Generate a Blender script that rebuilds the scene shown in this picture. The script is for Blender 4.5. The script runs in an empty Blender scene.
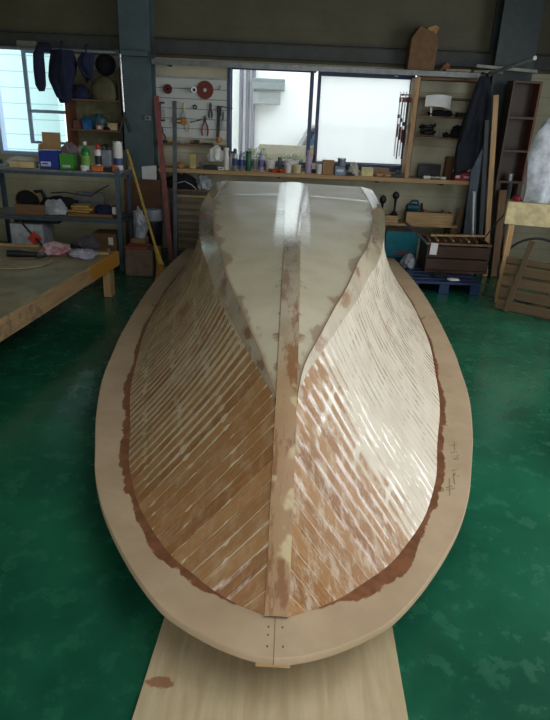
import bpy, bmesh, math, random
from mathutils import Vector, Matrix, noise as mnoise
PI = math.pi
random.seed(7)
scn = bpy.context.scene
COL = scn.collection

# ------------------------------------------------------------------ camera
F, PITCH, ROLL, EYE = 595.0, math.radians(22.4), math.radians(2.5), 1.6
cam_d = bpy.data.cameras.new('camera'); cam = bpy.data.objects.new('camera', cam_d); COL.objects.link(cam)
cam_d.sensor_fit = 'VERTICAL'; cam_d.sensor_height = 36.0; cam_d.lens = 36.0 * F / 720.0
cam_d.clip_start = 0.05; cam_d.clip_end = 200
cam.matrix_world = Matrix.Translation((0, 0, EYE)) @ Matrix.Rotation(PI/2 - PITCH, 4, 'X') @ Matrix.Rotation(ROLL, 4, 'Z')
scn.camera = cam

def ray(px, py):
    dx, dy = px - 275, py - 360
    c, s = math.cos(ROLL), math.sin(ROLL)
    ux, uy = c*dx + s*dy, -s*dx + c*dy
    return (ux, F*math.cos(PITCH) - uy*math.sin(PITCH), -F*math.sin(PITCH) - uy*math.cos(PITCH))
def at(px, py, Y):
    r = ray(px, py); t = Y/r[1]
    return Vector((r[0]*t, Y, EYE + r[2]*t))
def onz(px, py, z):
    r = ray(px, py); t = (z - EYE)/r[2]
    return Vector((r[0]*t, r[1]*t, z))

# ------------------------------------------------------------------ materials
def lin(c):
    return tuple((v/12.92 if v <= .04045 else ((v+.055)/1.055)**2.4) for v in c)
def rgb(r, g, b):
    return lin((r/255, g/255, b/255)) + (1,)

class G:
    """small helper round a node tree"""
    def __init__(self, name):
        self.m = bpy.data.materials.new(name); self.m.use_nodes = True
        self.t = self.m.node_tree; self.b = self.t.nodes['Principled BSDF']
        self.out = self.t.nodes['Material Output']
    def n(self, kind, **kw):
        x = self.t.nodes.new(kind)
        for k, v in kw.items(): setattr(x, k, v)
        return x
    def put(self, sock, v):
        if hasattr(v, 'is_output') or isinstance(v, bpy.types.NodeSocket): self.t.links.new(v, sock)
        else: sock.default_value = v
    def math(self, op, a, b=0.0, c=0.0, clamp=False):
        x = self.n('ShaderNodeMath', operation=op, use_clamp=clamp)
        self.put(x.inputs[0], a); self.put(x.inputs[1], b)
        if len(x.inputs) > 2: self.put(x.inputs[2], c)
        return x.outputs[0]
    def sstep(self, v, lo, hi, a=0.0, b=1.0):
        x = self.n('ShaderNodeMapRange', interpolation_type='SMOOTHSTEP')
        self.put(x.inputs[0], v); self.put(x.inputs[1], lo); self.put(x.inputs[2], hi); self.put(x.inputs[3], a); self.put(x.inputs[4], b)
        return x.outputs[0]
    def noise(self, vec, scale, detail=3.0, rough=.5, dist=0.0):
        x = self.n('ShaderNodeTexNoise')
        if vec is not None: self.put(x.inputs['Vector'], vec)
        x.inputs['Scale'].default_value = scale; x.inputs['Detail'].default_value = detail
        x.inputs['Roughness'].default_value = rough; x.inputs['Distortion'].default_value = dist
        return x.outputs[0]
    def vec(self, x=0.0, y=0.0, z=0.0):
        c = self.n('ShaderNodeCombineXYZ')
        for i, v in enumerate((x, y, z)): self.put(c.inputs[i], v)
        return c.outputs[0]
    def uv(self):
        s = self.n('ShaderNodeSeparateXYZ'); self.t.links.new(self.n('ShaderNodeUVMap').outputs[0], s.inputs[0])
        return s.outputs[0], s.outputs[1]
    def obj(self):
        return self.n('ShaderNodeTexCoord').outputs['Object']
    def xyz(self, v):
        s = self.n('ShaderNodeSeparateXYZ'); self.put(s.inputs[0], v); return s.outputs
    def mix(self, f, a, b):
        x = self.n('ShaderNodeMix', data_type='RGBA')
        self.put(x.inputs[0], f); self.put(x.inputs[6], a); self.put(x.inputs[7], b)
        return x.outputs[2]
    def bump(self, h, strength=.3, dist=.01):
        x = self.n('ShaderNodeBump'); self.put(x.inputs['Height'], h)
        x.inputs['Strength'].default_value = strength; x.inputs['Distance'].default_value = dist
        self.t.links.new(x.outputs[0], self.b.inputs['Normal'])
    def set(self, **kw):
        for k, v in kw.items(): self.put(self.b.inputs[k.replace('_', ' ')], v)

MC = {}
def M(name, r, g, b, rough=.6, metal=0.0, vary=.25, scale=14.0, bump=0.0, coat=0.0):
    """plain painted / plastic / fabric material with mottling"""
    if name in MC: return MC[name]
    k = G(name); c = rgb(r, g, b)
    f = k.sstep(k.noise(k.obj(), scale, 4, .6), .3, .7)
    lo = tuple(v*(1-vary) for v in c[:3]) + (1,); hi = tuple(min(1, v*(1+vary*.6)) for v in c[:3]) + (1,)
    k.set(Base_Color=k.mix(f, lo, hi), Roughness=rough, Metallic=metal)
    if coat: k.set(Coat_Weight=coat, Coat_Roughness=.15)
    if bump: k.bump(k.noise(k.obj(), scale*4, 4), bump, .01)
    MC[name] = k.m
    return k.m
def WOOD(name, r, g, b, rough=.6, axis=0, vary=.35, grain=60):
    if name in MC: return MC[name]
    k = G(name); c = rgb(r, g, b)
    s = k.xyz(k.obj()); q = [k.math('MULTIPLY', s[i], (3.0 if i == axis else grain)) for i in range(3)]
    f = k.sstep(k.noise(k.vec(*q), 1.0, 4, .6, .4), .3, .7)
    f2 = k.noise(k.obj(), 5, 3)
    lo = tuple(v*(1-vary) for v in c[:3]) + (1,); hi = tuple(min(1, v*(1+vary*.5)) for v in c[:3]) + (1,)
    col = k.mix(f, lo, hi); col = k.mix(k.math('MULTIPLY', f2, .4), col, tuple(v*.6 for v in c[:3])+(1,))
    k.set(Base_Color=col, Roughness=rough); k.bump(f, .15, .003)
    MC[name] = k.m
    return k.m

# ------------------------------------------------------------------ mesh helper
class MB:
    def __init__(self): self.v, self.f, self.uv = [], [], {}
    def add(self, vs, fs, mat=None):
        o = len(self.v)
        self.v += [tuple(mat @ Vector(p)) if mat else tuple(p) for p in vs]
        self.f += [tuple(o+i for i in q) for q in fs]
        return self
    def box(self, cx, cy, cz, sx, sy, sz, rot=None):
        hx, hy, hz = sx/2, sy/2, sz/2
        vs = [(-hx,-hy,-hz),(hx,-hy,-hz),(hx,hy,-hz),(-hx,hy,-hz),(-hx,-hy,hz),(hx,-hy,hz),(hx,hy,hz),(-hx,hy,hz)]
        fs = [(3,2,1,0),(4,5,6,7),(0,1,5,4),(1,2,6,5),(2,3,7,6),(3,0,4,7)]
        m = Matrix.Translation((cx,cy,cz))
        if rot: m = m @ Matrix.Rotation(rot[2],4,'Z') @ Matrix.Rotation(rot[1],4,'Y') @ Matrix.Rotation(rot[0],4,'X')
        return self.add(vs, fs, m)
    def bar(self, a, b, w, t, up=(0,0,1)):
        """square bar from a to b"""
        a, b = Vector(a), Vector(b); d = b-a; L = d.length; z = d.normalized()
        x = Vector(up).cross(z)
        if x.length < 1e-3: x = Vector((1,0,0))
        x.normalize(); y = z.cross(x)
        m = Matrix((x, y, z)).transposed().to_4x4(); m.translation = (a+b)/2
        hx, hy, hz = w/2, t/2, L/2
        vs = [(-hx,-hy,-hz),(hx,-hy,-hz),(hx,hy,-hz),(-hx,hy,-hz),(-hx,-hy,hz),(hx,-hy,hz),(hx,hy,hz),(-hx,hy,hz)]
        fs = [(3,2,1,0),(4,5,6,7),(0,1,5,4),(1,2,6,5),(2,3,7,6),(3,0,4,7)]
        return self.add(vs, fs, m)
    def tube(self, pts, r, n=10, cap=True):
        pts = [Vector(p) for p in pts]; rs = r if isinstance(r, (list, tuple)) else [r]*len(pts)
        rings = []; up = None
        for i, p in enumerate(pts):
            d = (pts[min(i+1, len(pts)-1)] - pts[max(i-1, 0)]).normalized()
            if up is None: up = Vector((0,0,1)) if abs(d.z) < .9 else Vector((1,0,0))
            x = up.cross(d)
            if x.length < 1e-4: x = Vector((1,.1,0)).cross(d)
            x.normalize(); y = d.cross(x); up = y
            rings.append([p + x*math.cos(2*PI*k/n)*rs[i] + y*math.sin(2*PI*k/n)*rs[i] for k in range(n)])
        vs = [q for R in rings for q in R]
        fs = [(i*n+k, i*n+(k+1)%n, (i+1)*n+(k+1)%n, (i+1)*n+k) for i in range(len(pts)-1) for k in range(n)]
        if cap: fs += [tuple(range(n-1,-1,-1)), tuple(range((len(pts)-1)*n, len(pts)*n))]
        return self.add(vs, fs)
    def lathe(self, prof, n=20, c=(0,0,0), sx=1.0, sy=1.0, m=None):
        vs, fs = [], []
        for r, z in prof:
            vs += [(c[0]+sx*r*math.cos(2*PI*k/n), c[1]+sy*r*math.sin(2*PI*k/n), c[2]+z) for k in range(n)]
        for i in range(len(prof)-1):
            fs += [(i*n+k, i*n+(k+1)%n, (i+1)*n+(k+1)%n, (i+1)*n+k) for k in range(n)]
        if prof[0][0] > 1e-5: fs.append(tuple(range(n-1,-1,-1)))
        if prof[-1][0] > 1e-5: fs.append(tuple(range((len(prof)-1)*n, len(prof)*n)))
        return self.add(vs, fs, m)
    def prism(self, poly, y0, y1, m=None):
        """polygon in XZ, thickness along Y"""
        n = len(poly)
        vs = [(x, y0, z) for x, z in poly] + [(x, y1, z) for x, z in poly]
        fs = [tuple(range(n)), tuple(range(2*n-1, n-1, -1))] + [((i+1)%n, i, n+i, n+(i+1)%n) for i in range(n)]
        return self.add(vs, fs, m)
    def grid(self, rows, uvs=None):
        o = len(self.v); n = len(rows[0])
        for r in rows: self.v += [tuple(p) for p in r]
        if uvs:
            for i, r in enumerate(uvs):
                for j, q in enumerate(r): self.uv[o+i*n+j] = q
        self.f += [(o+i*n+j, o+i*n+j+1, o+(i+1)*n+j+1, o+(i+1)*n+j) for i in range(len(rows)-1) for j in range(n-1)]
        return self
    def heap(self, w, d, h, seed=0, rough=.35, freq=2.5, sub=3, base=True, c=(0,0,0), sharp=1.0):
        """a crumpled lump sitting on z = 0"""
        bm = bmesh.new(); bmesh.ops.create_icosphere(bm, subdivisions=sub, radius=1)
        off = Vector((seed*7.3, seed*3.1, seed*1.7))
        vs = []
        for v in bm.verts:
            p = v.co.copy()
            k = 1 + rough*mnoise.noise(p*freq+off) + rough*.5*abs(mnoise.noise(p*freq*2.3+off))*sharp + rough*.25*mnoise.noise(p*freq*5+off)
            p *= k
            z = p.z
            if base: z = max(z, -.55) if z < 0 else z
            vs.append(Vector((p.x*w/2, p.y*d/2, z)))
        zl = min(v.z for v in vs); zh = max(v.z for v in vs)
        vs = [(v.x+c[0], v.y+c[1], c[2]+(v.z-zl)/(zh-zl)*h) for v in vs]
        fs = [tuple(q.index for q in f.verts) for f in bm.faces]
        bm.free()
        return self.add(vs, fs)
    def build(self, name, mat, parent=None, smooth=False, bevel=0.0, loc=None, label=None):
        me = bpy.data.meshes.new(name)
        me.from_pydata(self.v, [], self.f); me.update()
        if self.uv:
            L = me.uv_layers.new(name='UVMap')
            for lp in me.loops: L.data[lp.index].uv = self.uv.get(lp.vertex_index, (0, 0))
        bm = bmesh.new(); bm.from_mesh(me); bmesh.ops.recalc_face_normals(bm, faces=bm.faces); bm.to_mesh(me); bm.free()
        o = bpy.data.objects.new(name, me); COL.objects.link(o)
        me.materials.append(mat)
        if smooth:
            for p in me.polygons: p.use_smooth = True
            if smooth != 'all': me.set_sharp_from_angle(angle=math.radians(42))
        if bevel:
            b = o.modifiers.new('bevel', 'BEVEL'); b.width = bevel; b.segments = 2; b.limit_method = 'ANGLE'
        if parent: o.parent = parent
        if loc is not None: o.location = loc
        if label: o['label'] = label
        return o

def thing(name, label, cat, loc=(0,0,0), rz=0.0, group=None, rot=None):
    o = bpy.data.objects.new(name, None); COL.objects.link(o)
    o.location = loc; o.rotation_euler = rot if rot else (0, 0, rz)
    o.empty_display_size = .05
    o['label'] = label; o['category'] = cat
    if group: o['group'] = group
    return o
def tag(o, label, cat, group=None, loc=None, rz=None):
    o['label'] = label; o['category'] = cat
    if group: o['group'] = group
    if loc is not None: o.location = loc
    if rz is not None: o.rotation_euler = (0, 0, rz)
    return o
def struct(o):
    o['kind'] = 'structure'; return o

def spline(pts, n):
    """dense Catmull-Rom through points"""
    P = [Vector(p) for p in pts]; P = [P[0]*2-P[1]] + P + [P[-1]*2-P[-2]]
    out = []
    for i in range(1, len(P)-2):
        for k in range(n):
            t = k/n; a, b, c, d = P[i-1], P[i], P[i+1], P[i+2]
            t1 = (c-a)*.5; t2 = (d-b)*.5; s = (c-b).length
            for q in (t1, t2): pass
            l1 = (b-a).length + s; l2 = (d-c).length + s
            m1 = (c-a)*(s/l1) if l1 else t1; m2 = (d-b)*(s/l2) if l2 else t2
            h = (2*t**3-3*t**2+1)*b + (t**3-2*t**2+t)*m1 + (-2*t**3+3*t**2)*c + (t**3-t**2)*m2
            out.append(h)
    out.append(P[-2])
    return out
def curve1(pts):
    """monotone-ish cubic interpolation of y(x)"""
    xs = [p[0] for p in pts]; ys = [p[1] for p in pts]; n = len(xs)
    d = [(ys[i+1]-ys[i])/(xs[i+1]-xs[i]) for i in range(n-1)]
    m = [d[0]] + [0 if d[i-1]*d[i] <= 0 else 2*d[i-1]*d[i]/(d[i-1]+d[i]) for i in range(1, n-1)] + [d[-1]]
    def f(x):
        x = min(max(x, xs[0]), xs[-1])
        i = max(j for j in range(n-1) if xs[j] <= x) if x > xs[0] else 0
        h = xs[i+1]-xs[i]; t = (x-xs[i])/h
        return (2*t**3-3*t**2+1)*ys[i] + (t**3-2*t**2+t)*h*m[i] + (-2*t**3+3*t**2)*ys[i+1] + (t**3-t**2)*h*m[i+1]
    return f

# ------------------------------------------------------------------ common materials
kraft = M('kraft_card', 168, 132, 92, .8, vary=.15)
kraft_dark = M('dark_card', 118, 88, 62, .85, vary=.2)
white_pl = M('white_plastic', 225, 225, 220, .4, vary=.06)
paper = M('paper', 228, 228, 226, .8, vary=.06)
cream = M('cream_plastic', 214, 200, 160, .5, vary=.1)
black = M('black_rubber', 26, 26, 28, .5, vary=.3)
navy = M('navy_cloth', 26, 34, 64, .9, vary=.35, scale=9, bump=.3)
blackcloth = M('black_cloth', 24, 25, 32, .95, vary=.4, scale=9, bump=.3)
khaki = M('khaki_cloth', 92, 90, 66, .9, vary=.2, bump=.25)
steel = M('steel', 150, 152, 156, .35, 1.0, vary=.2)
dsteel = M('dark_steel', 58, 62, 66, .45, .8, vary=.3)
red = M('red_paint', 176, 34, 32, .4)
redwood = M('red_painted_wood', 136, 78, 74, .6, vary=.3)
bluegrey = M('bluegrey_paint', 72, 90, 94, .5, vary=.18, scale=5)
rackblue = M('rack_blue_paint', 66, 84, 98, .45, vary=.3, scale=20)
blue = M('blue_card', 28, 52, 150, .6, vary=.12)
green = M('green_card', 70, 150, 54, .6, vary=.12)
greenpl = M('green_clear_plastic', 40, 130, 56, .2, vary=.3)
orange = M('orange_plastic', 214, 112, 44, .5)
teal = M('teal_card', 0, 122, 140, .6, vary=.15)
tealtool = M('teal_tool_plastic', 22, 78, 92, .4)
lilac = M('lilac_plastic', 172, 160, 196, .35, vary=.1)
silver = M('silver_tin', 170, 176, 184, .3, .6, vary=.15)
greycard = M('grey_card', 108, 110, 108, .8)
clearbag = M('milky_film', 170, 176, 184, .25, vary=.35, scale=10)
pine = WOOD('pine', 196, 160, 112, .6, 0)
pine_z = WOOD('pine_upright', 190, 150, 104, .6, 2)
pine_y = WOOD('pine_lengthwise', 186, 150, 108, .6, 1)
oldwood = WOOD('old_wood', 128, 96, 66, .7, 0)
oldwood_z = WOOD('old_wood_upright', 128, 98, 70, .7, 2)
darkwood = WOOD('dark_brown_wood', 70, 42, 24, .5, 0)
darkwood_z = WOOD('dark_brown_wood_upright', 62, 40, 26, .5, 2)
yellowcane = M('yellow_cane', 188, 158, 74, .5, vary=.25, scale=30)
straw = M('straw', 176, 132, 70, .9, vary=.4, scale=50, bump=.5)
discbrown = M('sanding_grit', 118, 58, 50, .9, vary=.2, scale=60)
pinkcloth = None

# ------------------------------------------------------------------ the room
XL, XR, YB, YF, ZC = -3.7, 3.5, 7.4, -2.6, 3.5
k = G('green_epoxy_floor'); o3 = k.obj()
f1 = k.sstep(k.noise(o3, 1.3, 5, .6, .4), .35, .7); f2 = k.sstep(k.noise(o3, 9, 5, .65), .45, .75)
col = k.mix(f1, rgb(18, 74, 54), rgb(32, 102, 74)); col = k.mix(k.math('MULTIPLY', f2, .35), col, rgb(46, 124, 92))
scr = k.sstep(k.noise(k.vec(k.math('MULTIPLY', k.xyz(o3)[0], 3.0), k.math('MULTIPLY', k.xyz(o3)[1], 14.0), 0.0), 1.6, 6, .7, .6), .68, .76)
col = k.mix(k.math('MULTIPLY', scr, .35), col, rgb(120, 160, 140))
k.set(Base_Color=col, Roughness=k.sstep(f2, 0.0, 1.0, .22, .4), Specular_IOR_Level=.5); k.bump(k.noise(o3, 5, 3), .06, .01)
struct(MB().box((XL+XR)/2, (YB+YF)/2+.1, -.1, XR-XL+.8, YB-YF+.4, .2).build('floor', k.m))

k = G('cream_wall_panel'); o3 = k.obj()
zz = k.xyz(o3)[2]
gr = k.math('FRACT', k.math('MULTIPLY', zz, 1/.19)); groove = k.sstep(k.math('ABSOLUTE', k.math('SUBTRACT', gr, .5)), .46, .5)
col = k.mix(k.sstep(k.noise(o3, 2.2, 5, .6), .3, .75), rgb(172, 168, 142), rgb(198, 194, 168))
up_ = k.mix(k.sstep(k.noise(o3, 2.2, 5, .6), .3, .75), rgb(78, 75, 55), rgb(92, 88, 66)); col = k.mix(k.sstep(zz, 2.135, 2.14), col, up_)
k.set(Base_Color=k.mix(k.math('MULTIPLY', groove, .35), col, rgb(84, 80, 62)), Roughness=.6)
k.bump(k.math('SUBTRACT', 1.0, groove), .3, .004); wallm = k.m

# window openings in the back wall (x0, x1, z0, z1)
W1 = (-.67, 1.50, 1.03, 2.12); W2 = (-3.35, -2.45, 1.04, 2.2)
def wall_with_holes(mb, axis, pos, thick, a0, a1, z0, z1, holes):
    def bx(p, q, r, s):
        if q-p < 1e-4 or s-r < 1e-4: return
        if axis == 'y': mb.box((p+q)/2, pos, (r+s)/2, q-p, thick, s-r)
        else: mb.box(pos, (p+q)/2, (r+s)/2, thick, q-p, s-r)
    cur = a0
    for h in sorted(holes):
        bx(cur, h[0], z0, z1); bx(h[0], h[1], z0, h[2]); bx(h[0], h[1], h[3], z1); cur = h[1]
    bx(cur, a1, z0, z1)
    return mb
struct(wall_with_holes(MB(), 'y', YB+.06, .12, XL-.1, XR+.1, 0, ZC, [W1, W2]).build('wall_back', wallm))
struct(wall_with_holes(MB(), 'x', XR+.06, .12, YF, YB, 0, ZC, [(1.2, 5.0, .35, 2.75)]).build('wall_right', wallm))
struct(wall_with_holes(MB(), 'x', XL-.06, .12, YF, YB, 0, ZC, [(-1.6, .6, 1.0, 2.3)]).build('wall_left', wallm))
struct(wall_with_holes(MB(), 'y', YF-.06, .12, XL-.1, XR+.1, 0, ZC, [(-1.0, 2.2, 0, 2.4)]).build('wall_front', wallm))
SK = (.2, 3.0, -1.6, 2.0)      # opening added to the unseen ceiling to brighten the flange: x0, x1, y0, y1
mb = MB()
mb.box((XL-.2+SK[0])/2, (YB+YF)/2, ZC+.06, SK[0]-XL+.2, YB-YF+.4, .12).box((XR+.2+SK[1])/2, (YB+YF)/2, ZC+.06, XR+.2-SK[1], YB-YF+.4, .12)
mb.box((SK[0]+SK[1])/2, (YF-.2+SK[2])/2, ZC+.06, SK[1]-SK[0], SK[2]-YF+.2, .12).box((SK[0]+SK[1])/2, (YB+.2+SK[3])/2, ZC+.06, SK[1]-SK[0], YB+.2-SK[3], .12)
struct(mb.build('ceiling', M('ceiling_sheet', 96, 94, 80, .8)))
# wall girt rails high on the back wall
struct(MB().box(-.1, YB-.045, 2.235, 7.1, .08, .13).box(-.1, YB-.03, 2.33, 7.1, .06, .012).build('trim_1', M('girt_paint', 62, 66, 64, .6)))
# columns: steel H-sections
def hcol(name, x0, x1, y0, y1, mat=bluegrey):
    mb = MB(); t = .018; xc = (x0+x1)/2
    mb.box(xc, y0+t/2, ZC/2, x1-x0, t, ZC).box(xc, y1-t/2, ZC/2, x1-x0, t, ZC).box(xc, (y0+y1)/2, ZC/2, t, y1-y0-2*t, ZC)
    o = mb.build(name, mat, bevel=.003); struct(o); return o
hcol('column_left', -1.80, -1.475, 7.1, 7.36)
hcol('column_right', 2.20, 2.62, 7.1, 7.36, M('dark_teal_paint', 46, 58, 60, .5))

# main window: dark blue aluminium frame, two sashes
alu = M('dark_blue_aluminium', 50, 68, 96, .4, .3, vary=.12)
lalu = M('light_blue_aluminium', 176, 206, 236, .4, .1, vary=.08)
def glassmat(name, tr, tint):
    k = G(name); t = k.t
    tb = k.n('ShaderNodeBsdfTransparent'); tb.inputs[0].default_value = tint
    tl = k.n('ShaderNodeBsdfTranslucent'); tl.inputs[0].default_value = (.9, .93, .93, 1)
    gl = k.n('ShaderNodeBsdfGlossy'); gl.inputs['Roughness'].default_value = .03
    m1 = k.n('ShaderNodeMixShader'); m1.inputs[0].default_value = tr; t.links.new(tb.outputs[0], m1.inputs[1]); t.links.new(tl.outputs[0], m1.inputs[2])
    fr = k.n('ShaderNodeFresnel'); fr.inputs[0].default_value = 1.3
    m2 = k.n('ShaderNodeMixShader'); t.links.new(fr.outputs[0], m2.inputs[0]); t.links.new(m1.outputs[0], m2.inputs[1]); t.links.new(gl.outputs[0], m2.inputs[2])
    t.links.new(m2.outputs[0], k.out.inputs['Surface'])
    return k.m
glass_clear = glassmat('clear_glass', .04, (.97, 1, 1, 1)); glass_dusty = glassmat('dusty_glass', .7, (.96, .98, .98, 1))
def rectframe(x0, x1, z0, z1, y, w, d, wl=None, wr=None, wt=None, wb=None):
    mb = MB(); wl, wr, wt, wb = [q if q is not None else w for q in (wl, wr, wt, wb)]
    mb.box(x0+wl/2, y, (z0+z1)/2, wl, d, z1-z0).box(x1-wr/2, y, (z0+z1)/2, wr, d, z1-z0)
    mb.box((x0+wl+x1-wr)/2, y, z0+wb/2, x1-x0-wl-wr, d, wb).box((x0+wl+x1-wr)/2, y, z1-wt/2, x1-x0-wl-wr, d, wt)
    return mb
w = struct(rectframe(*W1, YB+.05, .045, .13, wl=.035, wr=.035, wb=.035).build('window_1', alu, bevel=.003))
rectframe(.345, 1.44, 1.066, 2.074, YB+.03, .05, .03, wl=.04, wb=.035).build('sash', alu, w, bevel=.003)
MB().box(.888, YB+.03, 1.57, 1.00, .005, .91).build('pane', glass_dusty, w)
rectframe(-.635, .305, 1.066, 2.074, YB+.075, .02, .03, wl=.012, wr=.045).build('sliding_sash', alu, w, bevel=.003)
MB().box(-.18, YB+.075, 1.57, .88, .005, .95).build('pane', glass_clear, w)
MB().bar((.365, YB+.005, 1.62), (.365, YB+.005, 1.70), .015, .016).build('latch', dsteel, w)
w = struct(rectframe(*W2, YB+.05, .04, .13).build('window_2', lalu, bevel=.003))
mb = rectframe(-2.99, -2.49, 1.17, 2.16, YB+.03, .035, .03, wl=.045, wb=.03)
mb.box(-2.74, YB+.03, 1.525, .44, .03, .035)
mb.build('sash', lalu, w, bevel=.003)
MB().box(-2.74, YB+.03, 1.66, .44, .004, .93).build('pane', glass_clear, w)

# ------------------------------------------------------------------ outside the windows
struct(MB().box(0, 22, -.31, 60, 29, .02).build('ground_outside', M('yard_concrete', 190, 188, 180, .9, scale=2)))
sid = G('white_siding'); zz = sid.xyz(sid.obj())[2]
g_ = sid.sstep(sid.math('ABSOLUTE', sid.math('SUBTRACT', sid.math('FRACT', sid.math('MULTIPLY', zz, 1/.2)), .5)), .44, .5)
sid.set(Base_Color=sid.mix(g_, rgb(186, 222, 226), rgb(136, 176, 188)), Roughness=.6)
o = MB().box(-4.6, 9.0, 1.6, 2.9, .2, 3.8).build('outbuilding', sid.m)
tag(o, 'pale aqua clapboard building outside the small window by the shelves', 'building')
t = thing('neighbour_house', 'white rendered house seen through the open half of the big window', 'building', (0, 12.5, -.3))
wt = M('white_render', 238, 238, 236, .8, vary=.04)
MB().box(-1.0, 1.0, 3.2, 6.8, 2.0, 6.4).build('wall', wt, t)
cx0, cx1 = at(253,85,12.2).x, at(285,85,12.2).x; cz1, cz2, cz3 = [at(268,q,12.2).z+.3 for q in (79,90,104)]
MB().box((cx0+cx1)/2, -.25, (cz1+cz2)/2, cx1-cx0, .5, cz1-cz2).build('canopy', M('canopy_grey', 100, 112, 114, .6), t, bevel=.02)
MB().box((cx0+cx1)/2-.03, -.22, (cz2+cz3)/2-.02, (cx1-cx0)*.85, .36, cz2-cz3-.03).build('sign_box', M('pale_panel', 128, 134, 134, .5), t, bevel=.01)
for q in (241, 247.5, 253):
    x = at(q, 110, 12.38).x
    MB().tube([(x, -.1, 0), (x, -.1, 6.3)], .04, 12).build('drainpipe', M('pipe_white', 96, 94, 108, .4, vary=.05), t, smooth=True)
o = MB().box(at(290,150,10.2).x, 10.2, .42, 1.0, .18, 1.46).build('yard_wall', M('beige_block', 120, 110, 82, .9))
tag(o, 'low beige block wall in the yard outside the big window', 'wall')
# parked van, only its cab corner shows
t = thing('parked_van', 'dark parked van outside the window beyond the beige yard wall', 'van', (at(291,140,11.5).x+.28, 11.5, -.3))
van = M('van_paint', 18, 24, 34, .3)
MB().prism([(-.9, .35), (2.6, .35), (2.6, 1.75), (.35, 1.78), (.05, 1.72), (-.28, 1.12), (-.9, 1.0)], -.8, .8).build('body', van, t, bevel=.06)
MB().prism([(-.17, 1.12), (.36, 1.15), (.36, 1.66), (.1, 1.64)], -.83, -.79).build('side_window', M('van_glass', 70, 92, 120, .1), t)
MB().box(-.35, -.92, 1.17, .12, .16, .18).build('mirror', black, t, bevel=.03)
for x in (-.4, 1.9):
    MB().lathe([(.0,-.1),(.3,-.1),(.33,-.06),(.33,.06),(.3,.1),(0,.1)], 20, m=Matrix.Translation((x,-.75,.33)) @ Matrix.Rotation(PI/2,4,'X')).build('wheel', black, t, smooth=True)
def bush(name, lab, x, y, z, r, seed):
    rnd = random.Random(seed); mb = MB()
    for i in range(420):
        a, b = rnd.uniform(0, 2*PI), rnd.uniform(-.4, 1); rr = r*rnd.uniform(.55, 1)
        c = Vector((rr*math.cos(a)*math.sqrt(max(0,1-b*b)), rr*.6*math.sin(a)*math.sqrt(max(0,1-b*b)), r*.9+rr*b*.9))
        s = rnd.uniform(.02, .045); R = Matrix.Rotation(rnd.uniform(0, 6), 4, (rnd.random(), rnd.random(), rnd.random()+.1))
        mb.add([(-s,0,0),(0,-s*.5,0),(s,0,0),(0,s*.5,0)], [(0,1,2,3)], Matrix.Translation(c) @ R)
    t = thing(name, lab, 'shrub', (x, y, z))
    mb.build('foliage', M('shrub_leaf', 88, 98, 44, .7, vary=.4), t)
    MB().tube([(0,0,0),(.02,0,r*.8)], .012, 6).build('stem', oldwood_z, t)
bush('garden_shrub', 'small yellow green shrub outside behind the green aerosol can', -.42, 9.3, .72, .24, 3)
bush('garden_shrub', 'small yellow green shrub outside behind the stacked plastic cups', .12, 9.5, .72, .20, 5)
struct(MB().box(-.1, 9.5, .21, 1.8, .8, 1.02).build('yard_planter', M('planter_concrete', 190, 186, 176, .9)))

# ------------------------------------------------------------------ the boat hull plug
BX, BY, BR = .036, 1.2, -.0145
hull = thing('boat_hull', 'upside-down planked wooden boat hull with a wide fibreboard flange round its edge', 'boat hull', (BX, BY, 0), BR)
zf = .2
kz = curve1([(1.36,.2),(1.47,.335),(1.66,.52),(1.88,.675),(2.15,.78),(2.5,.868),(3.2,.945),(4.5,.984),(6.0,.994)])
kh = curve1([(1.36,.036),(1.9,.037),(3.0,.042),(4.3,.056),(6.0,.072)])
chw = curve1([(1.88,.038),(1.95,.06),(2.08,.105),(2.2,.15),(2.35,.203),(2.52,.258),(2.82,.352),(3.13,.428),(3.46,.518),(3.84,.592),(4.3,.662),(4.85,.725),(6.0,.765)])
cdr = curve1([(1.88,.60),(2.6,.44),(3.2,.30),(4.0,.14),(4.8,.10),(6.0,.045)])
cws = curve1([(1.88,.0),(2.1,.02),(2.6,.04),(3.5,.075),(4.5,.10),(6.0,.112)])
skew = curve1([(1.88,0),(2.05,.013),(2.8,.013),(3.4,.003),(6,0)])   # the hand-laid strips are not quite even
sheer = spline([(0,1.365),(.04,1.37),(.11,1.40),(.20,1.455),(.29,1.535),(.36,1.60),(.43,1.69),(.545,1.88),(.615,2.05),(.665,2.2),(.72,2.44),(.825,2.85),(.90,3.3),(.975,3.85),(1.02,4.7),(1.01,5.4),(.98,6.0)], 6)
outer = spline([(0,1.216),(.055,1.222),(.12,1.242),(.18,1.267),(.27,1.318),(.357,1.383),(.50,1.56),(.655,1.81),(.76,2.04),(.825,2.24),(.925,2.58),(1.02,3.0),(1.075,3.4),(1.115,3.75),(1.175,4.7),(1.185,5.5),(1.14,6.5)], 6)
def resample(P, n):
    L = [0]
    for a, b in zip(P, P[1:]): L.append(L[-1]+(b-a).length)
    out, j = [], 0
    for i in range(n):
        s = L[-1]*i/(n-1)
        while j < len(P)-2 and L[j+1] < s: j += 1
        q = 0 if L[j+1] == L[j] else (s-L[j])/(L[j+1]-L[j])
        out.append(P[j]+(P[j+1]-P[j])*q)
    return out
def P3(x, D, z): return (x, D-BY, z)
def sheer_at(D):
    for a, b in zip(sheer, sheer[1:]):
        if a.y <= D <= b.y: return a.x+(b.x-a.x)*(D-a.y)/max(1e-6, b.y-a.y)
    return sheer[0].x if D < sheer[0].y else sheer[-1].x
def chine_out(D, sg=0):
    h = max(chw(D) - sg*skew(D), kh(D)); return h, kz(D)-(h-kh(D))*cdr(D)
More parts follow.
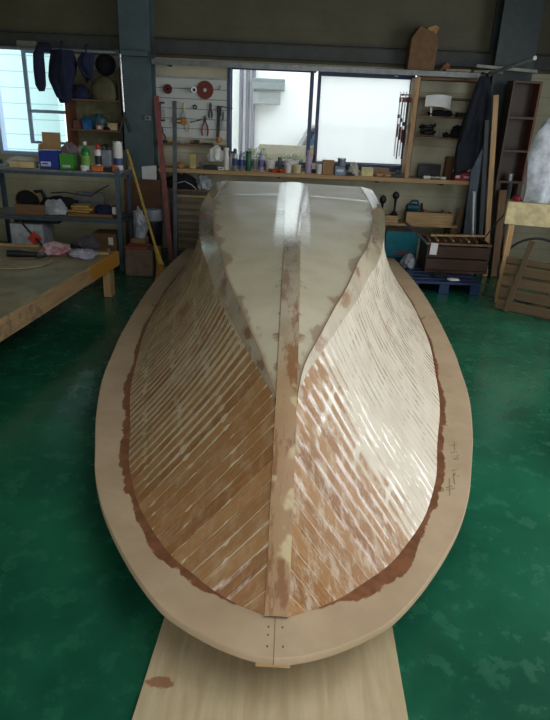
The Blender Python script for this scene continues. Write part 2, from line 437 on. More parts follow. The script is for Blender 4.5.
def chine_in(D, sg=0):
    h, z = chine_out(D, sg); w_ = min(cws(D), h-kh(D)); hi = h-w_
    return hi, kz(D)-(hi-kh(D))*cdr(D)*.42

# side planking material
def planked(name, filled):
    k = G(name); u, v = k.uv()
    wob = k.math('MULTIPLY', k.math('SUBTRACT', k.noise(k.vec(u, v, 0.0), 3.0, 2), .5), .010)
    p = k.math('MULTIPLY', k.math('ADD', u, wob), 1/(.060))
    pid = k.math('FLOOR', p); fr = k.math('SUBTRACT', k.math('FRACT', p), .5)
    d = k.math('MULTIPLY', k.math('ABSOLUTE', fr), 2.0)                    # 0 mid-plank .. 1 seam
    n1 = k.noise(k.vec(k.math('MULTIPLY', pid, 5.37), k.math('MULTIPLY', v, 3.0), 0.0), 1.0, 3, .55)
    n2 = k.noise(k.vec(u, v, 3.0), 2.0, 3, .55)
    n3 = k.noise(k.vec(k.math('MULTIPLY', u, 2.5), v, 8.0), 22, 4, .6)
    # bare wood share: most at the bow, less aft
    bow = k.sstep(u, .40 if not filled else .55, 1.45 if not filled else 1.5, 1.0, .0)
    aft = k.sstep(u, 1.7, 4.2, .0, 1.0)
    amt = k.math('ADD', k.math('MULTIPLY', bow, .75 if not filled else 1.45), .42 if not filled else -.22)
    amt = k.math('SUBTRACT', amt, k.math('MULTIPLY', aft, .10))
    amt = k.math('ADD', amt, k.math('MULTIPLY', k.math('SUBTRACT', n1, .5), 1.1))
    amt = k.math('ADD', amt, k.math('MULTIPLY', k.math('SUBTRACT', n2, .5), 1.2))
    # filled screw lines along the hull
    vb = k.math('ADD', v, k.math('MULTIPLY', k.math('SUBTRACT', k.noise(k.vec(u, v, 5.0), 5.0, 3), .5), .08))
    vb = k.math('MULTIPLY', k.math('ABSOLUTE', k.math('SUBTRACT', k.math('FRACT', k.math('MULTIPLY', vb, 1/.21)), .5)), 2.0)
    band = k.sstep(vb, .80, .97)
    amt = k.math('SUBTRACT', amt, k.math('MULTIPLY', k.math('MULTIPLY', band, .5), k.math('MULTIPLY', k.sstep(k.noise(k.vec(k.math('MULTIPLY', pid, 2.3), k.math('MULTIPLY', v, 4.0), 9.0), 1.0, 1), .38, .55), k.math('SUBTRACT', 1.0, k.math('MULTIPLY', bow, .5)))))
    edge = k.math('ADD', k.math('SUBTRACT', amt, k.math('MULTIPLY', d, 1.0 if not filled else .35)), k.math('MULTIPLY', k.math('SUBTRACT', n3, .5), .35))
    wood = k.sstep(edge, -.02 if not filled else -.12, .06 if not filled else .22)
    # wood grain runs along the plank
    gn = k.noise(k.vec(k.math('MULTIPLY', u, 160.0), k.math('MULTIPLY', v, 5.0), 0.0), 1.0, 5, .65)
    pv = k.noise(k.vec(k.math('MULTIPLY', pid, 9.1), 0.0, 4.0), 1.0, 0)
    wc = k.mix(k.sstep(gn, .3, .7), rgb(118, 77, 40), rgb(154, 107, 60))
    wc = k.mix(k.sstep(pv, .35, .65, 0.0, .5), wc, rgb(172, 130, 82))
    fc = k.mix(k.sstep(k.noise(k.vec(u, v, 2.0), 7, 5, .6), .3, .7), rgb(180, 160, 124), rgb(196, 178, 146)) if not filled else k.mix(k.sstep(k.noise(k.vec(u, v, 2.0), 7, 5, .6), .3, .7), rgb(194, 180, 158), rgb(208, 197, 176))
    smear = k.sstep(k.noise(k.vec(k.math('MULTIPLY', u, 5.0), k.math('MULTIPLY', v, 5.0), 9.0), 3, 6, .75), .42, .66)
    wood2 = k.math('MULTIPLY', wood, k.sstep(smear, 0.0, 1.0, 1.0, .76 if not filled else .48))
    col = k.mix(wood2, fc, wc)
    seam = k.math('MULTIPLY', k.sstep(d, .90, .985), k.sstep(k.noise(k.vec(k.math('MULTIPLY', pid, 3.3), k.math('MULTIPLY', v, 9.0), 1.0), 1.0, 3), .42, .5))
    if filled: col = k.mix(k.math('MULTIPLY', seam, .6), col, k.mix(bow, rgb(116, 84, 60), rgb(206, 190, 164)))
    else: col = k.mix(k.math('MULTIPLY', k.math('MULTIPLY', seam, bow), .5), col, rgb(206, 184, 146))
    # resin runs: glossy streaks beside the seams
    gl = k.math('MULTIPLY', k.sstep(d, .45, .75), k.sstep(k.noise(k.vec(k.math('MULTIPLY', pid, 7.7), k.math('MULTIPLY', v, 6.0), 6.0), 1.0, 4, .6), .47, .55))
    rgh = k.math('SUBTRACT', .54, k.math('MULTIPLY', gl, .34))
    k.set(Base_Color=col, Roughness=rgh, Specular_IOR_Level=.5, Coat_Weight=gl, Coat_Roughness=.14)
    hgt = k.math('ADD', k.math('MULTIPLY', gl, .5), k.math('ADD', k.math('MULTIPLY', wood, -.35), k.math('ADD', k.math('MULTIPLY', n3, .25), k.math('MULTIPLY', seam, -.6))))
    k.bump(hgt, .3, .003)
    return k.m
plank_m = {-1: planked('strip_planked_side', False), 1: planked('strip_planked_side_filled', True)}
pairs = {-1: [(1.362,1.372),(1.45,1.42),(1.57,1.512),(1.70,1.612),(1.85,1.737),(2.0,1.857),(2.16,2.0),(2.35,2.18),(2.6,2.44),(3.0,2.85),(3.5,3.45),(4.2,4.2),(5,5),(6,6)],
         1: [(1.362,1.372),(1.45,1.415),(1.57,1.492),(1.7,1.572),(1.85,1.652),(2.0,1.73),(2.16,1.825),(2.35,1.985),(2.6,2.23),(3.0,2.75),(3.5,3.4),(4.2,4.2),(5,5),(6,6)]}
NS = 90
hollow = curve1([(1.36,.0),(1.9,-.004),(2.6,-.03),(3.4,-.06),(4.3,-.085),(6.0,-.085)])    # flare: the topsides are hollow aft
for sgn, nm in ((-1, 'l'), (1, 'r')):
    rows, uvs = [], []; acc = 0; prev = None; pl = curve1(pairs[sgn])
    for i in range(NS+1):
        tt = i/NS; DU = 1.362 + (6.0-1.362)*(tt**1.35); DL = pl(DU)
        ux, uz = chine_out(DU, sgn)
        if DU < 1.89: ux, uz = kh(DU), kz(DU)
        lx = sheer_at(DL); U = Vector((ux, DU, uz)); L = Vector((lx, DL, zf+.001))
        mid = (U+L)/2
        if prev is not None: acc += (mid-prev).length*(1.15-.15*min(1, max(0, (DU-1.5)/.9)))
        prev = mid
        g = (U-L).length; r, uu = [], []
        for j in range(25):
            q = j/24; pnt = U+(L-U)*q
            bul = hollow(DU)*math.sin(PI*q**.85)
            nrm = (L-U).cross(Vector((0, 1, 0))).normalized() if g > 1e-3 else Vector((1, 0, 0))
            if nrm.x < 0: nrm = -nrm
            pnt = pnt+nrm*bul
            r.append(P3(sgn*pnt.x, pnt.y, pnt.z)); uu.append((acc + (.37 if sgn > 0 else 0), g*q + (7 if sgn > 0 else 0)))
        rows.append(r); uvs.append(uu)
    MB().grid(rows, uvs).build('side_panel', plank_m[sgn], hull, smooth='all')

# bottom panels, chine strips, keel strip
def bottom_mat():
    k = G('filled_bottom_panel'); u, v = k.uv()           # v: metres from the keel, u: metres along; z channel not needed
    a = k.n('ShaderNodeAttribute'); a.attribute_name = 'edge'; e = a.outputs['Fac']   # metres from the chine strip
    n = k.noise(k.vec(u, v, 0.0), 3.5, 5, .6)
    col = k.mix(k.sstep(n, .3, .7), rgb(182, 172, 144), rgb(198, 190, 164))
    w1 = k.math('ADD', .012, k.math('MULTIPLY', k.sstep(k.noise(k.vec(k.math('MULTIPLY', u, .7), v, 2.0), 6, 4, .6), .42, .7), .05))
    st = k.sstep(k.math('SUBTRACT', w1, e), -.012, .012)
    w2 = k.math('MULTIPLY', k.sstep(k.noise(k.vec(u, v, 5.0), 6, 5, .7), .5, .75), .05)
    st2 = k.sstep(k.math('SUBTRACT', w2, v), -.008, .008)
    st = k.math('MAXIMUM', k.math('MULTIPLY', st, .55), k.math('MULTIPLY', st2, .7))
    st = k.math('MAXIMUM', st, k.sstep(e, .004, .011, .75, 0.0))
    col = k.mix(st, col, rgb(122, 86, 56))
    tape = k.math('MULTIPLY', k.sstep(k.math('ABSOLUTE', k.math('SUBTRACT', u, 3.2)), .012, .02, 1.0, .0), .7)
    col = k.mix(tape, col, rgb(214, 208, 190))
    gl = k.math('MULTIPLY', k.sstep(k.math('ADD', v, k.math('MULTIPLY', k.noise(k.vec(k.math('MULTIPLY', u, 26.0), 0.0, 1.0), 1.0, 5, .8), -.10)), .0, .02, 1.0, 0.0), k.sstep(u, 1.0, 1.6))
    gl = k.math('MAXIMUM', gl, k.math('MULTIPLY', tape, 1.2))
    rg = k.sstep(k.noise(k.vec(u, v, 7.0), 2.0, 3), .3, .7, .34, .46)
    k.set(Base_Color=col, Roughness=k.math('SUBTRACT', rg, k.math('MULTIPLY', gl, .18)), Coat_Weight=gl, Coat_Roughness=.2)
    k.bump(k.math('ADD', k.noise(k.vec(u, v, 1.0), 12, 4), gl), .06, .003)
    return k.m
bot_m = bottom_mat()
Ds = [1.885+(6.0-1.885)*(i/80) for i in range(81)]
for sgn in (-1, 1):
    rows, uvs, ed = [], [], []
    for D in Ds:
        hi, zi = chine_in(D, sgn); a = kh(D); r, uu = [], []
        for j in range(13):
            q = j/12; x = a+(hi-a)*q; z = kz(D)+(zi-kz(D))*q
            r.append(P3(sgn*x, D, z)); uu.append((D-1.9+(0 if sgn < 0 else 0), x-a)); ed.append(hi-x)
        rows.append(r); uvs.append(uu)
    o = MB().grid(rows, uvs).build('bottom_panel', bot_m, hull, smooth='all')
    at_ = o.data.attributes.new('edge', 'FLOAT', 'POINT')
    for i, val in enumerate(ed): at_.data[i].value = val
def strip_mat(name, wide, glo, shift):
    k = G(name); u, v = k.uv()
    n = k.noise(k.vec(u, v, shift), 6, 5, .65)
    col = k.mix(k.sstep(n, .35, .65), rgb(164, 150, 126), rgb(184, 171, 147))
    st = k.sstep(k.noise(k.vec(k.math('MULTIPLY', u, 1.0), k.math('MULTIPLY', v, 3.0), shift+4), 5, 5, .7), .5, .6)
    part = k.sstep(u, .2, 3.0, 1.0, .15) if glo else k.sstep(v, .01, .05, .9, .25)
    col = k.mix(k.math('MULTIPLY', k.math('MULTIPLY', st, part), .9), col, rgb(132, 84, 50))
    if glo:
        bowm = k.sstep(u, .55, 1.3, 1.0, .0)
        col = k.mix(k.math('MULTIPLY', bowm, .75), col, k.mix(st, rgb(154, 110, 60), rgb(130, 86, 44)))
        pale = k.sstep(k.noise(k.vec(u, v, 21.0), 7, 3), .56, .62)
        col = k.mix(k.math('MULTIPLY', k.math('MULTIPLY', pale, bowm), .8), col, rgb(200, 182, 138))
    jag = k.noise(k.vec(k.math('MULTIPLY', u, 6.0), k.math('MULTIPLY', v, 10.0), shift+2), 2.0, 5, .7)
    gl = k.math('MULTIPLY', k.sstep(jag, .26, .40), k.sstep(u, 1.2, 2.0))
    k.set(Base_Color=col, Roughness=k.math('SUBTRACT', .42, k.math('MULTIPLY', gl, .26)), Coat_Weight=gl, Coat_Roughness=.12, Coat_IOR=1.7)
    k.bump(k.math('ADD', k.math('MULTIPLY', n, .5), gl), .12, .003)
    return k.m
for sgn in (-1, 1):
    rows, uvs = [], []; m_ = strip_mat('chine_strip_%d' % (sgn+1), 1, False, 3.0*sgn+5)
    for D in Ds:
        hi, zi = chine_in(D, sgn); ho, zo = chine_out(D, sgn)
        rows.append([P3(sgn*hi, D, zi-.004), P3(sgn*hi, D, zi+.005), P3(sgn*(hi+(ho-hi)*.5), D, zi+(zo-zi)*.5+.004), P3(sgn*ho, D, zo), P3(sgn*ho, D, zo-.006)])
        uvs.append([(D-1.9, 0), (D-1.9, 0), (D-1.9, (ho-hi)/2), (D-1.9, ho-hi), (D-1.9, ho-hi)])
    MB().grid(rows, uvs).build('chine_strip', m_, hull)
rows, uvs = [], []
acc = 0; pv_ = None
for i in range(121):
    D = 1.362+(6.0-1.362)*(i/120)**1.4; h = kh(D); z = kz(D)
    q = Vector((0, D, z)); acc += (q-pv_).length if pv_ else 0; pv_ = q
    nrm = Vector((0, -(kz(D+.01)-kz(D-.01)), .02)).normalized() if D < 5.98 else Vector((0, 0, 1))
    up = q+nrm*.006; dn = q-nrm*.012
    rows.append([P3(-h, dn.y, dn.z), P3(-h, up.y, up.z), P3(-h*.33, up.y, up.z+.002), P3(h*.33, up.y, up.z+.002), P3(h, up.y, up.z), P3(h, dn.y, dn.z)])
    uvs.append([(acc, -h), (acc, -h), (acc, -h*.33), (acc, h*.33), (acc, h), (acc, h)])
MB().grid(rows, uvs).build('keel_strip', strip_mat('keel_strip_wood', .1, True, 1.0), hull, smooth=True)
# transom
ho, zo = chine_out(6.0); hi, zi = chine_in(6.0)
pts = [(-.98, zf), (-ho, zo), (-hi, zi), (0, kz(6.0)), (hi, zi), (ho, zo), (.98, zf)]
MB().prism(pts, 6.0-BY-.004, 6.0-BY+.014).build('transom', bot_m, hull)
# flange
def flange_mat(name, amount):
    k = G(name); u, v = k.uv(); o3 = k.obj()
    n = k.noise(o3, 4, 5, .6); fine = k.noise(o3, 160, 3)
    col = k.mix(k.sstep(n, .3, .7), rgb(174, 150, 120), rgb(190, 166, 136))
    col = k.mix(k.math('MULTIPLY', fine, .18), col, rgb(150, 122, 92))
    dirt = k.sstep(k.noise(o3, 2.6, 6, .7), .55, .75); col = k.mix(k.math('MULTIPLY', dirt, .35), col, rgb(146, 118, 90))
    nn = k.noise(k.vec(u, 0.0, 0.0), 3.0, 4, .7, .3); n2 = k.noise(k.vec(u, k.math('MULTIPLY', v, 3.0), 2.0), 26, 4, .6)
    wd = k.math('ADD', .002, k.math('MULTIPLY', k.sstep(nn, .32, .66), amount)); wd = k.math('ADD', wd, k.math('MULTIPLY', k.math('SUBTRACT', n2, .5), .03))
    wd = k.math('ADD', wd, .012)
    if amount < .03: wd = k.math('ADD', wd, k.math('MULTIPLY', k.math('MULTIPLY', k.sstep(u, .2, .34), k.sstep(u, .5, .72, 1.0, 0.0)), .030))
    fade = k.sstep(u, .05, .3)
    st = k.math('MULTIPLY', k.sstep(k.math('SUBTRACT', k.math('MULTIPLY', wd, fade), v), -.003, .004), 1.0)
    drip = k.math('MULTIPLY', k.sstep(k.math('ABSOLUTE', k.math('SUBTRACT', u, 3.28)), .012, .02, 1.0, 0.0), k.sstep(v, .10, .12, 1.0, 0.0))
    st = k.math('MAXIMUM', st, k.math('MULTIPLY', drip, .9))
    sc_ = k.mix(k.sstep(k.noise(o3, 18, 4, .6), .35, .65), rgb(104, 62, 38), rgb(132, 82, 52))
    col = k.mix(k.math('MULTIPLY', st, .93), col, sc_)
    spk = k.sstep(k.noise(o3, 38, 2), .74, .78); col = k.mix(k.math('MULTIPLY', spk, .5), col, rgb(96, 70, 48))
    # a saw joint across the bow, on the centre line
    x_ = k.xyz(o3); j = k.math('MULTIPLY', k.sstep(k.math('ABSOLUTE', k.math('ADD', x_[0], .004)), .0008, .002, 1.0, 0.0), k.sstep(x_[1], .16, .17, 1.0, 0.0))
    col = k.mix(k.math('MULTIPLY', j, .8), col, rgb(92, 70, 50))
    k.set(Base_Color=col, Roughness=k.math('SUBTRACT', .55, k.math('MULTIPLY', st, .2)))
    k.bump(k.math('ADD', fine, k.math('MULTIPLY', st, 1.5)), .1, .003)
    return k.m
def outline_pairs():
    A = resample(sheer, 130); B = resample(outer, 130)
    A += [Vector((.98*(1-i/8), 6.0)) for i in range(1, 9)]; B += [Vector((1.14*(1-i/8), 6.5)) for i in range(1, 9)]
    return A, B
A, B = outline_pairs(); th = .027
for sgn in (-1, 1):
    rows, uvs = [], []; acc = 0
    for i, (a, b) in enumerate(zip(A, B)):
        if i: acc += (a-A[i-1]).length
        wdt = (b-a).length; r, uu = [], []
        a2 = a - (b-a)*(.02/max(wdt, .01))
        for q in (0, .08, .2, .35, .5, .7, .985):
            p = a2+(b-a2)*q; r.append(P3(sgn*p.x, p.y, zf)); uu.append((acc+(11 if sgn > 0 and False else 0), (p-a).length if q > 0.1 else max(0, (p-a).length*(1 if q > .1 else 0))))
        e = a2+(b-a2)*1.0
        for z in (zf-.003, zf-th): r.append(P3(sgn*e.x, e.y, z)); uu.append((acc, wdt))
        r.append(P3(sgn*a2.x, a2.y, zf-th)); uu.append((acc, .1))
        r.append(P3(sgn*a2.x, a2.y, zf)); uu.append((acc, 0.0))
        rows.append(r); uvs.append(uu)
    MB().grid(rows, uvs).build('flange', flange_mat('fibreboard_flange', .034) if sgn < 0 else flange_mat('fibreboard_flange_clean', .026), hull, smooth=True)
# strongback legs below the flange and the little wedge poking out at the bow
mb = MB()
for sx in (-.5, .5): mb.box(sx, 2.75, (zf-th)/2-.002, .05, 3.4, zf-th-.006)
mb.build('base_frame', pine_y, hull)
MB().box(-.005, .082, zf-th-.012, .10, .11, .02).build('bow_chock', pine, hull, bevel=.003)

# pencil writing on the flange, screws either side of the bow joint
hi_ = Matrix.Translation((BX, BY, 0)) @ Matrix.Rotation(BR, 4, 'Z'); hi_.invert()
def onflange(px, py, dz=.0008): return tuple(hi_ @ onz(px, py, zf) + Vector((0, 0, dz)))
mb = MB()
for st in ([(178,440),(192,448),(203,462),(206,475),(190,478)], [(247,385),(249,430),(251,506)], [(222,452),(266,441)], [(226,468),(288,455)], [(276,345),(279,375),(287,428)], [(291,345),(284,368)],
           [(275,238),(296,250),(312,246),(300,228),(316,214)], [(256,200),(302,194)], [(252,152),(300,140)], [(282,120),(286,182)], [(112,614),(104,632),(95,656)], [(180,1),(236,2)], [(262,330),(300,322)]):
    MB().tube([onflange(415+x/7.2, 425+y/7.2) for x, y in st], .0013, 5).build('pencil_stroke', M('pencil_grey', 124, 106, 90, .7), hull)
for q in ((268.5,627),(268,635),(267.2,646.5),(282.5,627.5),(283,647)):
    MB().lathe([(0,0),(.0028,0),(.0028,.0012),(0,.0014)], 10).build('screw_head', M('screw_dark', 84, 72, 62, .5), hull, loc=onflange(*q, .0005))

# plywood sheet on the floor in front of and below the bow
k = G('plywood_sheet_wood'); o3 = k.obj(); s = k.xyz(o3)
f = k.noise(k.vec(k.math('MULTIPLY', s[0], 26.0), k.math('MULTIPLY', s[1], 2.5), 0.0), 1.0, 5, .6, .6)
col = k.mix(k.sstep(f, .3, .7), rgb(176, 156, 120), rgb(194, 176, 142)); col = k.mix(k.math('MULTIPLY', k.sstep(k.noise(o3, 3, 5, .6), .4, .7), .45), col, rgb(158, 140, 104))
dd = k.math('ADD', k.math('POWER', k.math('DIVIDE', k.math('ADD', s[0], .33), .05), 2.0), k.math('POWER', k.math('DIVIDE', k.math('ADD', s[1], .23), .022), 2.0))
bl = k.sstep(k.math('ADD', dd, k.math('MULTIPLY', k.noise(o3, 40, 4, .7), 2.2)), 1.6, 2.0, 1.0, 0.0)
k.set(Base_Color=k.mix(k.math('MULTIPLY', bl, .8), col, rgb(136, 84, 52)), Roughness=.5)
p0 = onz(165, 615, .02); p1 = onz(138, 700, .02); p2 = onz(405, 700, .02); p3 = onz(392, 625, .02)
def ext(a, b, y): return Vector((a.x+(b.x-a.x)*(y-a.y)/(b.y-a.y), y, 0))
mb = MB(); yN, yFar = .55, 2.05
q = [ext(p0, p1, yN), ext(p3, p2, yN), ext(p3, p2, yFar), ext(p0, p1, yFar)]
org = Vector((.03, 1.5, 0))
mb.add([v-org+Vector((0,0,.002)) for v in q]+[v-org+Vector((0,0,.02)) for v in q], [(3,2,1,0),(4,5,6,7),(0,1,5,4),(1,2,6,5),(2,3,7,6),(3,0,4,7)])
tag(mb.build('plywood_sheet', k.m, bevel=.001), 'pale plywood sheet lying on the green floor under the bow of the hull', 'board', loc=org)
# ------------------------------------------------------------------ helpers for small things
def single(name, label, cat, loc, mb, mat, rz=0.0, group=None, smooth=False, bevel=0.0):
    return tag(mb.build(name, mat, None, smooth, bevel), label, cat, group, loc, rz)
def carton(name, label, loc, w, d, h, mat, rz=0.0, open_top=False, flaps=(), inner=None, cat='box', mark=None, group=None, tape=None):
    """card box: body, flaps hinged at the rim ('f' front, 'b' back, 'l', 'r' with an angle), optional printed panel"""
    t = thing(name, label, cat, loc, rz, group); e = .005
    mb = MB()
    if open_top:
        mb.box(0,0,e/2,w,d,e).box(-w/2+e/2,0,h/2,e,d,h).box(w/2-e/2,0,h/2,e,d,h).box(0,-d/2+e/2,h/2,w-2*e,e,h).box(0,d/2-e/2,h/2,w-2*e,e,h)
    else: mb.box(0,0,h/2,w,d,h)
    mb.build('body', mat, t, bevel=.002)
    for side, ang, ln in flaps:
        c, s = math.cos(math.radians(ang)), math.sin(math.radians(ang))     # 0 = flat outward, 90 = straight up
        f = MB()
        if side == 'f': f.box(0, -d/2-c*ln/2, h+s*ln/2+.002, w-.006, ln, .004, (-math.radians(ang),0,0))
        if side == 'b': f.box(0, d/2+c*ln/2, h+s*ln/2+.002, w-.006, ln, .004, (math.radians(ang),0,0))
        if side == 'l': f.box(-w/2-c*ln/2, 0, h+s*ln/2+.002, ln, d-.006, .004, (0,math.radians(ang),0))
        if side == 'r': f.box(w/2+c*ln/2, 0, h+s*ln/2+.002, ln, d-.006, .004, (0,-math.radians(ang),0))
        f.build('flap', inner or mat, t)
    if mark:
        x, z, ww, hh, mm = mark
        MB().box(x, -d/2-.0015, z, ww, .002, hh).build('label_panel', mm, t)
    if tape:
        MB().box(0, 0, h+.001, .03, d*.98, .002).build('tape', tape, t)
    return t
def aerosol(label, loc, r, h, body, cap, band=None, group=None, name='aerosol_can', cat='aerosol can'):
    t = thing(name, label, cat, loc, 0, group)
    MB().lathe([(r*.9,0),(r,.004),(r,h*.74),(r*.8,h*.79),(r*.5,h*.81)], 18).build('can_body', body, t, smooth=True)
    MB().lathe([(r*.62,h*.812),(r*.66,h*.82),(r*.62,h*.95),(r*.4,h)], 16).build('spray_cap', cap, t, smooth=True)
    if band: MB().lathe([(r*1.012,h*.22),(r*1.012,h*.56)], 18).build('printed_band', band, t, smooth=True)
    return t
def bottle(name, label, loc, r, h, body, cap, neck=.35, cat='bottle', band=None, group=None):
    t = thing(name, label, cat, loc, 0, group)
    MB().lathe([(r*.85,0),(r,.006),(r,h*.6),(r*.85,h*.7),(r*neck,h*.82),(r*neck,h*.88)], 18).build('bottle_body', body, t, smooth=True)
    MB().lathe([(r*neck*1.2,h*.882),(r*neck*1.25,h*.9),(r*neck*1.2,h)], 14).build('cap', cap, t, smooth=True)
    if band: MB().lathe([(r*1.012,h*.15),(r*1.012,h*.5)], 18).build('printed_band', band, t, smooth=True)
    return t
def tub(name, label, loc, r, h, mat, lid=None, top=1.15, cat='tub', group=None):
    t = thing(name, label, cat, loc, 0, group); r2 = r*top
    MB().lathe([(r*.96,0),(r,.003),(r2,h),(r2*1.05,h),(r2*1.05,h-.006),(r2*.97,h-.002),(r*.9,.006),(0,.006)], 20).build('tub_wall', mat, t, smooth=True)
    if lid: MB().lathe([(r2*1.07,h+.001),(r2*1.07,h+.012),(0,h+.014)], 20).build('lid', lid, t, smooth=True)
    return t
def sheet(w, d, fn, nx=16, ny=16, th=.002):
    """thin but solid curved sheet: fn(u,v)->(x,y,z)"""
    mb = MB(); top = [[Vector(fn(i/nx, j/ny)) for j in range(ny+1)] for i in range(nx+1)]
    mb.grid([[tuple(p) for p in r] for r in top])
    return mb

# ------------------------------------------------------------------ long counter and overhead plank on the back wall
CZ = .99                                   # counter top
t = thing('wall_counter', 'long pine counter running under the big window along the back wall', 'counter', (.35, 7.22, 0))
MB().box(0, 0, CZ-.022, 3.54, .34, .044).build('worktop', pine, t, bevel=.003)
for x in (-1.5, -.4, .75, 1.5):
    MB().box(x, .06, CZ-.06, .03, .20, .028).build('bracket', oldwood, t)
RZ = 2.10
t = thing('overhead_shelf', 'long grey plank shelf above the window with card box and papers on it', 'shelf', (.30, 7.20, 0))
MB().box(0, 0, RZ-.02, 3.5, .30, .035).build('plank', M('grey_plank', 150, 146, 134, .7), t, bevel=.003)
MB().box(0, -.155, RZ-.03, 3.5, .008, .05).build('edge_rail', M('rail_metal', 118, 120, 120, .35, .6), t)
for x in (-1.6, .0, .9): MB().box(x, .06, RZ-.048, .03, .16, .018).build('bracket', dsteel, t)

# things on the overhead plank
c = at(420, 66, 7.18); t = thing('card_canister', 'brown card box with sloped shoulders standing on the overhead plank', 'box', (c.x, 7.18, RZ))
MB().prism([(-.15,0),(.135,0),(.15,.26),(.13,.34),(-.06,.42),(-.14,.30)], -.09, .09).build('body', kraft_dark, t, bevel=.006)
MB().bar((.03,-.02,.385),(.12,-.02,.415),.05,.05).bar((.10,-.02,.345),(.13,-.02,.425),.05,.04).build('handle', kraft, t, bevel=.006)
MB().heap(.16,.10,.05,3,c=(-.0,.03,.37)).build('top_wad', kraft_dark, t, smooth=True)
def onplank(px): return at(px, 68, 7.15).x
single('paper_sheaf', 'thin pale sheaf of papers lying at the end of the overhead plank', 'papers', (onplank(486), 7.17, RZ), MB().box(0,0,.008,.32,.2,.012,(0,0,.1)).box(.03,.0,.022,.3,.18,.010,(0,-.0,-.12)), M('old_paper', 176, 172, 156, .8))
single('paper_sheaf', 'cream papers lying on the overhead plank beside the orange offcut', 'papers', (onplank(457)-.0, 7.13, RZ), MB().box(0,0,.012,.26,.16,.022,(0,0,-.08)), M('old_paper2', 150, 140, 116, .8))
single('wood_offcut', 'small orange-brown pointed wood offcut on the overhead plank', 'offcut', (onplank(447)-.02, 7.25, RZ), MB().prism([(-.06,0),(.06,0),(.07,.08),(.03,.10)], -.02, .02), WOOD('orange_wood', 150, 96, 60), bevel=.002)
single('wood_offcut', 'flat dark wood offcut on the overhead plank next to the card box', 'offcut', (onplank(432)+.06, 7.28, RZ), MB().box(0,0,.015,.16,.06,.03), darkwood, bevel=.002)
single('white_board', 'long pale board laid across the overhead plank end and the steel column', 'board', (2.29, 6.98, RZ+.02), MB().box(0,0,.02,.62,.1,.03,(0,.06,-.15)), M('pale_board', 150, 152, 146, .7), bevel=.002)

# perforated tool board
t = thing('tool_board', 'white slatted tool board hung on the wall between the column and the window', 'tool board', (-1.08, 7.375, 1.62))
k = G('slat_board'); s = k.xyz(k.obj()); g_ = k.sstep(k.math('ABSOLUTE', k.math('SUBTRACT', k.math('FRACT', k.math('MULTIPLY', s[2], 1/.105)), .5)), .455, .48)
k.set(Base_Color=k.mix(g_, rgb(196, 200, 196), rgb(96, 100, 98)), Roughness=.45); k.bump(k.math('SUBTRACT', 1.0, g_), .4, .004)
MB().box(0,0,0,.80,.03,.62).build('panel', k.m, t, bevel=.002)
MB().box(0,-.012,.318,.82,.03,.016).build('top_trim', M('trim_grey', 170, 172, 168), t)
SY = 7.355     # front face of the board
def peg(px, py): 
    p = at(px, py, SY-.012); return (p.x, SY-.004, p.z)
def hookmb(): return MB().tube([(0,.003,0),(0,-.012,0),(0,-.05,0),(0,-.06,.012)], .0025, 6)
def hanging(name, label, cat, px, py): return thing(name, label, cat, peg(px, py), 0, None)
Ym = Matrix.Rotation(PI/2, 4, 'X')
t = hanging('sanding_disc', 'large brown sanding disc hung on the white tool board', 'sanding disc', 205, 90)
MB().lathe([(.016,-.0),(.095,-.0),(.095,.004),(.016,.004),(.016,0)], 36, m=Matrix.Translation((0,-.012,0)) @ Ym).build('disc', discbrown, t)
MB().lathe([(.003,.004),(.02,.004),(.02,.012),(.003,.012)], 16, m=Matrix.Translation((0,-.012,0)) @ Ym).build('hub', silver, t, smooth=True)
hk = hookmb().build('hang_hook', steel, t)
t = hanging('sanding_disc', 'small dark red sanding disc hung near the column end of the tool board', 'sanding disc', 168, 89)
MB().lathe([(.012,0),(.05,0),(.05,.016),(.012,.016),(.012,0)], 28, m=Matrix.Translation((0,-.012,0)) @ Ym).build('disc', M('dark_red_grit', 92, 40, 40, .9), t)
hookmb().build('hang_hook', steel, t)
t = hanging('tape_roll', 'white roll of tape pegged on the tool board beside the large sanding disc', 'tape roll', 192, 90)
MB().lathe([(.018,0),(.032,0),(.032,.085),(.018,.085),(.018,0)], 24, m=Matrix.Rotation(.35,4,'Z') @ Matrix.Rotation(-.35,4,'Y') @ Matrix.Translation((0,-.02,0)) @ Ym).build('roll', white_pl, t, smooth=True)
MB().lathe([(.012,-.001),(.0178,-.001),(.0178,.086),(.012,.086),(.012,-.001)], 20, m=Matrix.Rotation(.35,4,'Z') @ Matrix.Rotation(-.35,4,'Y') @ Matrix.Translation((0,-.02,0)) @ Ym).build('core', black, t, smooth=True)
t = hanging('spring_hook', 'little steel spring hook at the window end of the tool board', 'hook', 219.5, 88); hookmb().build('hang_hook', steel, t)
MB().tube([(0,-.01,.03),(.012,-.014,.01),(.0,-.014,-.012),(-.012,-.014,-.022),(-.02,-.014,-.008)], .005, 8).build('hook', steel, t, smooth=True)
t = hanging('dark_ring', 'small dark ring hung in the middle of the tool board', 'ring', 195, 107)
MB().tube([(.02*math.cos(a*PI/10), -.014, .02*math.sin(a*PI/10)) for a in range(21)], .006, 8, cap=False).build('ring', dsteel, t, smooth=True)
hookmb().build('hang_hook', steel, t)
